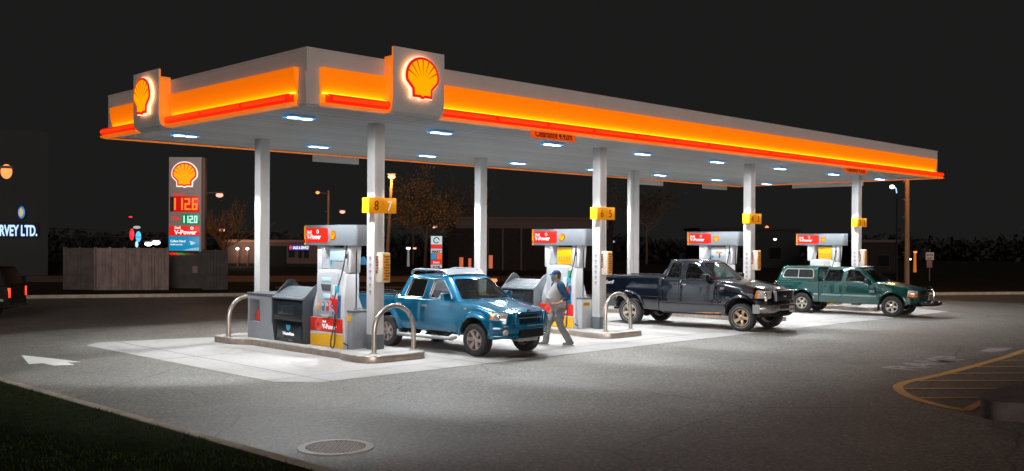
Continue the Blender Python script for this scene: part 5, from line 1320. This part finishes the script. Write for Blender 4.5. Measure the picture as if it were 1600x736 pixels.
# ------------------------------------------------------------------ surroundings
FACE = -0.779
def rel(u, depth, z=0.0):
    p = unp(u, 376.78, depth); p.z = z; return p
g = G(); a, b = P0(-900, 474), P0(700, 459.2); c_, d = P0(1380, 462.2), P0(2600, 456)
def verge(name, p, q):
    dd = (q-p).normalized(); n = Vector((-dd.y, dd.x, 0)); p = p+n*.20; q = q+n*.20; g = G()
    g.prism([(p.x,p.y),(q.x,q.y),(q.x+n.x*800+dd.x*600,q.y+n.y*800+dd.y*600),(p.x+n.x*800-dd.x*400,p.y+n.y*800-dd.y*400)], 'z', -.02, .09); struct(g, name, K['night_wall'], smooth=False)
pts = [P0(-900,474.5), P0(-80,467.6), P0(700,458.6), P0(1380,461.6), P0(1800,457.6), P0(3000,452)]
g = G(); far = [rel(3600, 700), rel(-1800, 700)]
g.prism([(p.x,p.y) for p in pts] + [(p.x,p.y) for p in far], 'z', -.02, .09); struct(g, 'dark_verge', K['verge'], smooth=False)
# street beyond the verge, orange lamplight put into its colour
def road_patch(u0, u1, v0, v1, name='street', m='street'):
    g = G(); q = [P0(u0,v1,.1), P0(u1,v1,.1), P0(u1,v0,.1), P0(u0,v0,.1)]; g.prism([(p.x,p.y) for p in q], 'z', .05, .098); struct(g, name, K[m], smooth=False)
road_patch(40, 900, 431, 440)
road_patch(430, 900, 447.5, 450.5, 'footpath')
# fence
def fence(label, u0, u1, vb0, vb1, h, m, posts, name='board_fence', grp=None):
    p, q = P0(u0, vb0), P0(u1, vb1); d = q-p; L_ = d.length; t = thing(name, label, 'fence', (p.x, p.y, 0), math.atan2(d.y, d.x))
    g = G(); n = int(L_/.145); rr = random.Random(u0)
    for i in range(n):
        x = L_*i/n; dz = rr.uniform(-.015, .015); g.box((x+.004, rr.uniform(-.004,.004), .02), (x+L_/n-.004, .022, h+dz))
    g.build('boards', m, t, smooth=False)
    g = G()
    for z in (h-.28, .25): g.box((0, -.045, z), (L_, -.005, z+.085))
    g.box((-.02,-.05,h-.01),(L_+.02,.06,h+.035)); g.build('rails', m, t, smooth=False)
    for i in range(posts+1):
        x = L_*i/posts; G().box((x-.055,-.06,0),(x+.055,.05,h+.08)).build('post', m, t, bevel=.008)
    return t
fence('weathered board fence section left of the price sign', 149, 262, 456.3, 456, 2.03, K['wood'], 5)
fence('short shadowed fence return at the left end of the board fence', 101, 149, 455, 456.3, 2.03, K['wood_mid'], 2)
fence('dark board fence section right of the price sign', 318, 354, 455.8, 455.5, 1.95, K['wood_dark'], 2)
# price sign
px = 1535/48.5; pS = rel(290.5, 48.5); 
t = thing('price_sign', 'tall grey price sign with a scallop emblem and lit prices above the fence', 'sign', tuple(pS), FACE+.02)
def zz(v): return 2.514+(376.78-v)/px
def xx(u): return (u-290.5)/px
G().box((xx(263.5),0,zz(396)),(xx(314),.42,zz(249))).build('cabinet', K['pylon'], t, bevel=.02)
G().box((xx(314.2),.03,zz(396)),(xx(319),.45,zz(249.5))).build('side_trim', K['pylon_side'], t, bevel=.02)
G().box((xx(262),-.25,0),(xx(319),.55,zz(398))).build('base', K['wood_dark'], t, bevel=.02)
g = G().prism([(px_, zz(276.5)+pz) for px_, pz in shrink(scallop(1.20), -.05)], 'y', -.03, -.005); g.v = [(a-.07, b, c) for a, b, c in g.v]; g.build('halo_plate', K['halo_white'], t, smooth=False)
emblem(t, 1.20, -.07, -.03, zz(276.5))
for (a, b, c, d, mm, nm) in ((265.5,311.5,310,334.5,'led_redglow','red_price_board'),(284.5,311.8,338,354.2,'led_green','green_price_board'),(264.5,311.5,356.8,371.2,'sign_red','red_panel'),(264,311.5,373,395,'sign_cyan','blue_panel')):
    G().box((xx(a),-.03,zz(d)),(xx(b),.0,zz(c))).build(nm, K[mm], t, bevel=.008)
G().box((xx(265.8),-.035,zz(334)),(xx(271.5),-.028,zz(311))).build('blank_digit', K['black'], t)
def seg(g, ch, x, z, w_, h, th):
    S_ = {'0':'abcdef','1':'bc','2':'abged','6':'afgecd'}[ch]
    B = {'a':((0,h-th),(w_,h)),'g':((0,h/2-th/2),(w_,h/2+th/2)),'d':((0,0),(w_,th)),'f':((0,h/2),(th,h)),'b':((w_-th,h/2),(w_,h)),'e':((0,0),(th,h/2)),'c':((w_-th,0),(w_,h/2))}
    for c in S_: (a, b), (c2, d) = B[c]; g.box((x+a,-.045,z+b),(x+c2,-.032,z+d))
g = G(); hh = (331.5-313)/px
for ch, u_ in (('1',266.5),('1',277.5),('2',288.5),('6',300)): g = G(); seg(g, ch, xx(u_), zz(331.5), .265, hh, .080); g.build('red_digit', K['led_amber'], t, smooth=False)
G().box((xx(298)-.03,-.045,zz(331.5)),(xx(298)+.03,-.032,zz(329.5))).build('decimal_point', K['led_amber'], t)
g = G(); hh = (352-340.5)/px
for ch, u_ in (('1',283.5),('1',289.5),('2',296.2),('0',303.2)): g = G(); seg(g, ch, xx(u_), zz(352), .165, hh, .055); g.build('green_digit', K['led_pale'], t, smooth=False)
G().box((xx(302)-.02,-.045,zz(352)),(xx(302)+.02,-.032,zz(350.7))).build('decimal_point', K['led_pale'], t)
text_mesh('Regular', .20, K['sign_red'], t, (xx(270),-.01,zz(309)), name='lettering'); text_mesh('Debit', .20, K['sign_red'], t, (xx(267),-.01,zz(347)), name='lettering', bold=.006)
text_mesh('Shell', .16, K['sign_white'], t, (xx(273),-.036,zz(361.0)), name='lettering', bold=.004); text_mesh('V-Power', .30, K['sign_white'], t, (xx(273),-.036,zz(369.5)), name='lettering', bold=.010)
G().tube([(xx(300)+.06*math.cos(R(a)), -.04, zz(360)+.06*math.sin(R(a))) for a in range(0,360,30)], .02, 6, closed=True).build('ring_mark', K['sign_white'], t)
text_mesh('Collect Here!', .165, K['sign_white'], t, (xx(266.5),-.036,zz(382)), name='lettering', bold=.003, sx=.82)
text_mesh('AIR MILES reward miles', .085, K['sign_white'], t, (xx(266.5),-.036,zz(386.5)), name='lettering', bold=.002, sx=.72)
g = G(); 
for k in range(3): g.prism([(xx(296)+.02*k,zz(380+k*2.2)),(xx(306),zz(382.3+k*.6)),(xx(297.5)+.03*k,zz(381.3+k*2.2))], 'y', -.04, -.03)
g.build('bird_mark', K['sign_white'], t, smooth=False)
g = G(); g.prism([(xx(286),zz(394.8)),(xx(311),zz(394.8)),(xx(311),zz(390)),(xx(300),zz(391.2)),(xx(292),zz(393))], 'y', -.04, -.03); g.build('white_wave', K['sky_wave'], t, smooth=False)
for k, mm in enumerate(('sign_red','clear_orange','green_dim','num_dim','brown_dim')):
    G().prism([(xx(263+k*8),zz(398)),(xx(271+k*8),zz(398)),(xx(277+k*8),zz(402)),(xx(270+k*8),zz(402))], 'y', -.262, -.252).build('colour_stripe', K[mm], t, smooth=False)
G().box((xx(303.5),-.262,zz(429.5)),(xx(311),-.252,zz(419))).build('paper_notice', K['paper_dim'], t)

# street lamps
def lamp(u, v, depth, label, head='sodium', r=.16, arm=0, pole=True, light=0, col=(1,.42,.12), lean=0, pm='pole_metal', grp=None, zbase=0, shape=None):
    p = unp(u, v, depth); t = thing('street_lamp', label, 'street lamp', (p.x, p.y, 0), FACE)
    if shape: G().sphere((0,0,p.z), shape, 16, 10).build('lamp_head', K[head], t)
    else: G().sphere((0,0,p.z), (r*1.25, r, r*.75), 14, 8).build('lamp_head', K[head], t)
    G().prism(rrect(-r*1.5, r*1.5, -r, r, r*.4), 'z', p.z+r*.55, p.z+r*1.05).build('hood', K['pole_metal'], t, bevel=r*.15)
    if pole:
        x0 = arm+lean; G().tube([(x0, .05, 0), (arm, .05, p.z-.1)], [.13, .09], 10).build('pole', K[pm], t)
        if arm: G().tube(spline([(arm,.05,p.z-.6),(arm*.8,.05,p.z+.05),(arm*.3,.05,p.z+.18),(0,.02,p.z+.1)], 5), .045, 8).build('arm', K[pm], t)
    if light:
        ld = bpy.data.lights.new('lamp_light', 'POINT'); ld.energy = light; ld.color = col; ld.shadow_soft_size = .3
        lo = bpy.data.objects.new('lamp_light', ld); COL.objects.link(lo); q = t.matrix_basis @ Vector((0, -.5, p.z-.4)); lo.location = q
    return t
lamp(10, 268, 56, 'large orange lamp glowing high on the dark building at the left edge', 'sodium', .3, shape=(.30,.3,.42), pole=False)
lamp(343, 305, 72, 'orange lamp on a thin curved arm right of the price sign', 'sodium_pink', .22, arm=-1.4, pm='pole_metal')
lamp(612, 276, 62, 'tall leaning lamp post with pink light right of the 8 7 sign', 'sodium_pink', .20, lean=-.35, light=330, pm='pole_wood')
lamp(535, 331, 95, 'small pink lamp above the nearest pump header', 'sodium_pink', .22, pole=False)
lamp(680, 355, 100, 'small pink lamp above the small lit roadside sign', 'sodium_pink', .20, pole=False)
lamp(638, 388, 90, 'slim white lit post lamp left of the small roadside sign', 'white_lamp', .16, pm='lit_post')
lamp(648, 388, 90, 'tiny pink lamp beside the slim white post lamp', 'sodium_pink', .13, pole=False)
lamp(347, 360, 80, 'small orange lamp low behind the bare tree', 'sodium_pink', .2, pole=False)
lamp(232, 381, 85, 'left bluish white lamp just above the fence', 'white_lamp', .26, pole=False)
lamp(244, 379, 85, 'right bluish white lamp just above the fence', 'white_lamp', .28, pole=False)
lamp(1211, 374, 90, 'tiny white lamp between the third and fourth pumps', 'white_lamp', .12, pole=False)
lamp(1422, 405, 90, 'tiny white lamp low beside the tall wooden pole', 'white_lamp', .10, pole=False)
lamp(1430, 394, 80, 'small orange lamp on a lit post left of the white lane sign', 'sodium', .12, pm='lit_orange')
lamp(771, 438, 50, 'orange reflector behind the blue pickup roof', 'sodium', .16, shape=(.20,.15,.13), pm='pole_metal')  # reflector, its glint put in as a glowing head on a pole
lamp(617, 432, 95, 'faint lit lamp behind the blue pickup cargo bed', 'white_dim', .2, pole=False)
# wall lamps on the low building get their own real light below
def blob(name, label, cat, u, v, depth, parts):
    p = unp(u, v, depth); t = thing(name, label, cat, tuple(p), FACE)
    for nm, mm, c, r in parts: G().sphere(c, r, 14, 8).build(nm, K[mm], t)
    return t
blob('neon_sign', 'red and blue neon shape glowing above the board fence', 'sign', 212, 368, 90, [('red_tube','neon_red',(-.35,0,.1),(.22,.08,.55)),('blue_tube','neon_cyan',(.25,0,-.1),(.26,.08,.5)),('white_tube','sign_white_dim',(.1,0,.75),(.35,.08,.14)),('blue_tube','neon_blue',(.1,0,-.8),(.14,.08,.3))])
blob('beacon_light', 'tiny red light high above the neon shape', 'light', 204, 339, 90, [('lens','neon_red',(0,0,0),(.18,.1,.07))])
blob('neon_sign', 'orange neon cluster between the third and fourth pumps', 'sign', 1204, 360, 95, [('yellow_tube','sodium',(-.35,0,.2),(.20,.1,.26)),('orange_tube','neon_orange',(.15,0,-.1),(.36,.1,.24))])
blob('neon_sign', 'faint blue lit shape left of the second column', 'sign', 568, 408, 95, [('ring','neon_cyan_dim',(0,0,0),(.32,.1,.45)),('glow','white_dim',(-.5,0,-.2),(.2,.1,.25))])
blob('neon_sign', 'small pale blue lit marks right of the second front column', 'sign', 953, 376, 95, [('mark','white_dim',(0,0,.6),(.18,.1,.16)),('mark','white_dim',(.1,0,-.1),(.4,.1,.14))])
# flood lamp on a dark pole, far right; light streak put in as glowing tube
p = unp(1397, 292, 60); t = thing('flood_lamp', 'blue white flood lamp hanging near the right end of the canopy', 'street lamp', (p.x, p.y, 0), FACE)
G().sphere((-.12,0,p.z),(.16,.12,.12)).build('lamp_head', K['white_lamp'], t); G().tube([(.0,0,p.z+.02),(.12,0,p.z-.1),(.16,0,p.z-.38)], .035, 8).build('light_streak', K['neon_blue'], t)
G().tube([(.3,.3,0),(.3,.3,p.z+.2),(0,.1,p.z+.16)], .06, 8).build('pole', K['night_wall'], t)
# wooden utility poles
def pole(label, u, depth, h, m, r=.15, lamp_e=0, cross=True):
    p = rel(u, depth); t = thing('utility_pole', label, 'utility pole', tuple(p), FACE)
    G().tube([(0,0,0),(0,0,h)], [r, r*.75], 12).build('shaft', K[m], t)
    if cross: G().box((-.9,-.06,h-.5),(.9,.06,h-.36)).build('crossarm', K[m], t)
    for k in range(5): G().tube([(-.22,0,h-1.5-k*.9),(-.10,0,h-1.5-k*.9)], .02, 6).build('step_bolt', K['pole_metal'], t)
    if lamp_e:
        ld = bpy.data.lights.new('lamp_light', 'POINT'); ld.energy = lamp_e; ld.color = (1,.42,.10); ld.shadow_soft_size = .2
        lo = bpy.data.objects.new('lamp_light', ld); COL.objects.link(lo); lo.location = t.matrix_basis @ Vector((-.5,-1.4,h-.5))
        G().tube([(0,0,h-.25),(-.5,-1.2,h-.15)], .04, 8).build('lamp_arm', K['pole_metal'], t); G().sphere((-.5,-1.4,h-.2),(.14,.22,.10)).build('lamp_head', K['sodium'], t)
    return t
pole('thick wooden pole lit orange at the top near the right end of the canopy', 1417, 50, 7.1, 'pole_wood', .14, 260)
pole('thin dark wooden pole rising above the nearest pump header', 513, 70, 6.0, 'pole_wood', .10, 30, False)
# overhead wires
def wire(label, a, b, sag):
    pts = [a.lerp(b, i/16)-Vector((0,0,sag*4*(i/16)*(1-i/16))) for i in range(17)]
    tag(G().tube(pts, .02, 5).build('overhead_wire', K['wire']), label, 'wire', 'overhead wires')
wire('upper thin wire crossing behind the nearest pump', unp(-40, 352, 75), unp(720, 352, 80), .5)
wire('lower thin wire crossing behind the nearest pump', unp(-40, 362, 75), unp(720, 366, 80), .4)
# roadside sign
p = rel(682, 68); k_ = 1535/68; z_ = lambda v: 2.514+(376.78-v)/k_
t = thing('roadside_sign', 'small lit roadside sign with round emblem and coloured panels behind the blue pickup', 'sign', tuple(p), FACE)
G().box((-.42,.0,z_(421)),(.42,.2,z_(370))).build('cabinet', K['pylon_side'], t, bevel=.02); G().tube([(0,.1,0),(0,.1,z_(421))], .12, 8).build('post', K['pole_metal'], t)
for a, b, mm, nm in ((370.5,383.5,'sign_pale','white_panel'),(384,389.5,'sign_red','red_panel'),(390,397,'sign_white_dim','white_panel'),(408,414,'sign_red','red_panel'),(415,420.5,'sign_white_dim','white_panel')):
    G().box((-.38,-.02,z_(b)),(.38,.0,z_(a))).build(nm, K[mm], t)
G().box((-.38,-.02,z_(407)),(-.02,.0,z_(397.5))).build('blue_panel', K['sign_cyan'], t); G().box((.02,-.02,z_(407)),(.38,.0,z_(397.5))).build('orange_panel', K['neon_orange'], t)
G().tube([(.19*math.cos(R(a)), -.03, z_(377)+.19*math.sin(R(a))) for a in range(0,330,20)], .035, 6).build('round_emblem', K['black'], t)
text_mesh('MART', .22, K['black'], t, (0,-.03,z_(396.5)), name='lettering', align='CENTER', bold=.01); text_mesh('Deals', .2, K['sign_white'], t, (0,-.03,z_(413)), name='lettering', align='CENTER'); text_mesh('24 HR', .2, K['black'], t, (0,-.03,z_(420)), name='lettering', align='CENTER', bold=.01)
# white lane sign
p = rel(1453, 62); k_ = 1535/62
t = thing('lane_sign', 'white rectangular sign reading ENTER ONLY at the dark right side', 'sign', tuple(p), FACE)
G().box((-.26,0,2.514+(376.78-404)/k_),(.26,.03,2.514+(376.78-392)/k_)).build('sign_plate', K['sign_dim_pink'], t, bevel=.008)
G().box((-.20,0,2.514+(376.78-416)/k_),(.16,.03,2.514+(376.78-404.6)/k_)).build('lower_plate', K['sign_dim_brown'], t, bevel=.008)
text_mesh('ENTER', .17, K['black'], t, (0,-.005,2.514+(376.78-397.5)/k_), align='CENTER', bold=.004, sx=.85); text_mesh('ONLY', .17, K['black'], t, (0,-.005,2.514+(376.78-403)/k_), align='CENTER', bold=.004, sx=.85)
G().tube([(0,.05,0),(0,.05,2.1)], .03, 8).build('post', K['pole_metal'], t)
# buildings
def building(name, label, u0, u1, depth, z1, m, dep=8, rz=None):
    a, b = rel(u0, depth), rel(u1, depth); L_ = (b-a).length; t = thing(name, label, 'building', tuple(a), FACE)
    if rz is not None: a = b-Vector((math.cos(rz), math.sin(rz), 0))*L_; t.location = a; t.rotation_euler = (0, 0, rz)
    G().box((0,0,-.02),(L_,dep,z1)).build('walls', K[m], t, smooth=False)
    e_ = 0 if rz is not None else .2; G().box((-e_,-e_,z1),(L_+e_,dep+e_,z1+.22)).build('roof_edge', K['roof_'+m] if 'roof_'+m in K else K[m], t, smooth=False)
    return t, L_
WRZ = FACE+R(31)
# left wall with letters
t, L_ = building('shop_building', 'dark building carrying the blue lit RVEY LTD. letters at the left edge', -260, 75, 64, 9.2, 'night_shop', 6, WRZ)
def on_wall(u, v, off):
    n = Vector((math.sin(WRZ), -math.cos(WRZ), 0)); o = Vector(WALL_T.location); d = unp(u, v, 1.0)-CAMP; k = ((o+n*off-CAMP).dot(n))/d.dot(n); return CAMP+d*k
WALL_T = t
p = on_wall(-1, 368, .25); s_ = thing('lit_letters', 'bluish white lit letters RVEY LTD. on the dark building', 'sign', tuple(p), WRZ)
o = text_mesh('RVEY LTD.', .96, K['neon_blue'], s_, (0,0,0), depth=.06, bold=.026); mx = max(v.co.x for v in o.data.vertices)
wl_ = (on_wall(58, 368, .25)-p).length
for v in o.data.vertices: v.co.x *= wl_/mx
G().box((-.1,.08,-.05),(wl_+.1,.2,.85)).build('backing_rail', K['night_wall'], s_)
ep_ = on_wall(33, 332, .3); blob('lit_emblem', 'small oval blue and yellow lit emblem above the RVEY LTD. letters', 'sign', 33, 332, (ep_-CAMP).dot(fw), [('oval_ring','neon_blue_dim',(0,.05,0),(.23,.05,.40)),('oval_face','emblem_gold',(0,-.02,0),(.15,.05,.28))])
# low brown building with lamps
t, L_ = building('low_shop', 'long low brown building with white lamps behind the rear left column', 352, 500, 88, 2.25, 'brown_wall', 10)
k_ = 88/1535
for (ua, ub, va, vb) in ((420,448,387,425),(451,461,389,405),(466,472,392,406),(475,483,392,406)):
    G().box(((ua-352)*k_,-.05,2.514+(376.78-vb)*k_),((ub-352)*k_,.0,2.514+(376.78-va)*k_)).build('dark_window' if ub-ua < 20 else 'doorway', K['night_wall'], t)
G().box((0,-.06,-.02),((500-352)*k_,-.052,.35)).build('plinth', K['night_wall'], t)
p = unp(458, 389.5, 87.6); s_ = thing('shop_letters', 'small blue and white lit letters SALES & SERVICE on the low brown building', 'sign', tuple(p), FACE)
G().box((-.35,-.0,-.12),(1.45,.05,.42)).build('blue_backing', K['neon_deep'], s_, bevel=.02); o = text_mesh('SALES & SERVICE', .36, K['sign_white'], s_, (-.02,-.02,.02), depth=.02, bold=.01); mx = max(v.co.x for v in o.data.vertices)
for v in o.data.vertices: v.co.x *= 1.40/mx
G().sphere((-.22,-.03,.15),(.10,.04,.18)).build('red_mark', K['neon_red'], s_)
for u_, n_ in ((371.5,'left'),(387,'right')):
    p = unp(u_, 388.5, 87.5); s_ = thing('wall_lamp', f'{n_} one of two bright white wall lamps on the low brown building', 'wall lamp', (p.x, p.y, 0), FACE)
    G().sphere((0,-.1,p.z),(.15,.12,.12)).build('lamp_head', K['white_lamp'], s_); G().box((-.07,-.08,.1),(.07,-.0,p.z-.1)).build('lit_pilaster', K['brown_wall'], s_)
    ld = bpy.data.lights.new('lamp_light', 'POINT'); ld.energy = 45; ld.color = (1,.72,.5); ld.shadow_soft_size = .15
    lo = bpy.data.objects.new('lamp_light', ld); COL.objects.link(lo); lo.location = s_.matrix_basis @ Vector((0,-.6,p.z))
# dark building right of the blue pickup
t, L_ = building('dark_building', 'wide dark building behind the second pump with three orange lit windows', 700, 958, 80, 4.2, 'dark_wall', 12)
k_ = 80/1535
for (ua, ub, va, vb) in ((718,724,403.5,421),(732,736.5,405,421),(741,744,403,421),(762,770,400,420.5)):
    f = G().box(((ua-700)*k_,-.04,2.514+(376.78-vb)*k_),((ub-700)*k_,-.0,2.514+(376.78-va)*k_)).build('lit_window', K['window_orange'], t)
G().box((.6,-.08,3.5),(L_-.4,-.0,4.2)).build('fascia', K['roof_dark_wall'], t)
for q in (3.2, 4.4, 5.9, 8.3, 10.6): G().box((q,-.10,0),(q+.14,-.0,3.5)).build('pier', K['roof_dark_wall'], t)
t, L_ = building('dark_building', 'faint dark house behind the third pump and column', 1095, 1250, 92, 3.6, 'night_wall', 8)
for q in (1.2, 3.6, 6.4): w_ = G().box((q,-.04,.9),(q+1.1,-.0,2.0)).build('window', K['dark_pane'], t); G().tube([(q,-.06,.9),(q+1.1,-.06,.9),(q+1.1,-.06,2.0),(q,-.06,2.0)], .035, 4, closed=True).build('frame', K['roof_dark_wall'], w_)
t, L_ = building('dark_building', 'dim house front right of the farthest column', 1346, 1400, 78, 2.5, 'dark_wall', 8)
w_ = G().box((1.3,-.04,.6),(2.2,-.0,1.5)).build('window', K['dark_pane'], t); G().tube([(1.3,-.06,.6),(2.2,-.06,.6),(2.2,-.06,1.5),(1.3,-.06,1.5)], .03, 4, closed=True).build('frame', K['roof_dark_wall'], w_)
# trees
def tree(label, u, depth, h, cr, cz, n, leaf, ls, seed, bare=False, squash=.8, lean=0):
    rr = random.Random(seed); p = rel(u, depth); t = thing('tree', label, 'tree', tuple(p), FACE)
    g = G(); tips = []
    limb_pts = [(0,0,0),(.05,0,cz*.35),(lean*.4,0,cz*.65),(lean,0,cz*.95)]
    g.tube(spline(limb_pts, 4), [.16-.10*i/12 for i in range(13)], 8)
    def br(a, d, L_, r, lv):
        pts = [a]; dd = d.copy()
        for i in range(4): dd = (dd+Vector((rr.uniform(-.25,.25), rr.uniform(-.25,.25), rr.uniform(-.05,.25)))).normalized(); pts.append(pts[-1]+dd*L_/4)
        g.tube(pts, [r*(1-.17*i) for i in range(5)], 5); tips.append(pts[-1]); tips.append(pts[-2])
        if lv:
            for i in range(4): q = pts[rr.randint(1, 4)]; br(q, (dd+Vector((rr.uniform(-.9,.9), rr.uniform(-.9,.9), rr.uniform(-.2,.6)))).normalized(), L_*.62, r*.55, lv-1)
    for i in range(9):
        a = rr.uniform(0, 6.28); z0 = cz*rr.uniform(.55, .98); br(Vector((lean*z0/cz, 0, z0)), Vector((math.cos(a), math.sin(a), rr.uniform(.15,1.0))).normalized(), cr*rr.uniform(.7,1.05), .055, 2)
    g.build('trunk', K['bark'] if not bare else K['bark_orange'], t, ang=60)
    g = G(); cl = [(Vector(q), rr.uniform(.25,.6)*cr*.6) for q in tips if rr.random() < .45]
    for i in range(n):
        c, cs = cl[rr.randrange(len(cl))]; v = Vector((rr.gauss(0,1), rr.gauss(0,1), rr.gauss(0,squash)))*cs*.55; q = c+v
        a = Vector((rr.uniform(-1,1), rr.uniform(-1,1), rr.uniform(-1,1))).normalized(); b = a.orthogonal().normalized(); c2 = a.cross(b); s_ = ls*rr.uniform(.6,1.3)
        g.add([q-b*s_, q-c2*s_*.5, q+b*s_, q+c2*s_*.5], [(0,1,2,3)])
    if n: g.build('crown', K[leaf], t, smooth=False, recalc=False)
    return t
tree('tree lit orange by the leaning lamp behind the blue pickup', 664, 72, 6, 2.2, 4.6, 2600, 'leaf_orange', .10, 5, lean=.3)
tree('dim brown tree right of the orange lit tree', 716, 84, 6, 3.0, 4.8, 1500, 'leaf_dark', .12, 8)
tree('dark tree left of the orange lit tree', 645, 96, 6, 3.4, 5.2, 1500, 'leaf_dark', .12, 18)
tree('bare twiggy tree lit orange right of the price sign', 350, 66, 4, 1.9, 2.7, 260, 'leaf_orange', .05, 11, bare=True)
tree('dark tree behind the third column', 1010, 105, 7, 3.5, 4.5, 1500, 'leaf_dark', .14, 13)
ld = bpy.data.lights.new('lamp_light', 'POINT'); ld.energy = 160; ld.color = (1,.42,.1); ld.shadow_soft_size = .2; lo = bpy.data.objects.new('lamp_light', ld); COL.objects.link(lo); lo.location = unp(343, 312, 62)
# far dark woods
g = G(); rr = random.Random(2)
for i in range(230):
    u_ = -500+i*13; d_ = 135+rr.uniform(-8,8); p = rel(u_, d_); h = rr.uniform(2.4, 3.4)
    g.tube([(p.x,p.y,0),(p.x,p.y,h*.8)], .2, 5)
    for k in range(90):
        q = Vector((p.x, p.y, h*.55))+Vector((rr.gauss(0,1.5), rr.gauss(0,1.5), rr.gauss(0,h*.22))); q.z = max(.3, q.z); s_ = rr.uniform(.25,.7)
        a = Vector((rr.uniform(-1,1), rr.uniform(-1,1), rr.uniform(-1,1))).normalized(); b = a.orthogonal().normalized(); c2 = a.cross(b)
        g.add([q-b*s_, q-c2*s_*.6, q+b*s_, q+c2*s_*.6], [(0,1,2,3)])
bmw = g.build('far_woods', K['woods'], None, smooth=False, recalc=False); tag(bmw, 'nearly black line of far trees along the horizon', 'woods', kind='stuff')
# dark car at the left edge
th_ = R(-125); hd_ = Vector((math.sin(th_), -math.cos(th_), 0)); lf_ = Vector((math.cos(th_), math.sin(th_), 0))
pl_ = unp(14, 462, 29.0)+hd_*4.13-lf_*(.75+.845)
green_like('dark_pickup', 'dark parked pickup with red tail lamp cut by the left edge', K['night_paint'], (pl_.x, pl_.y), th_, False)
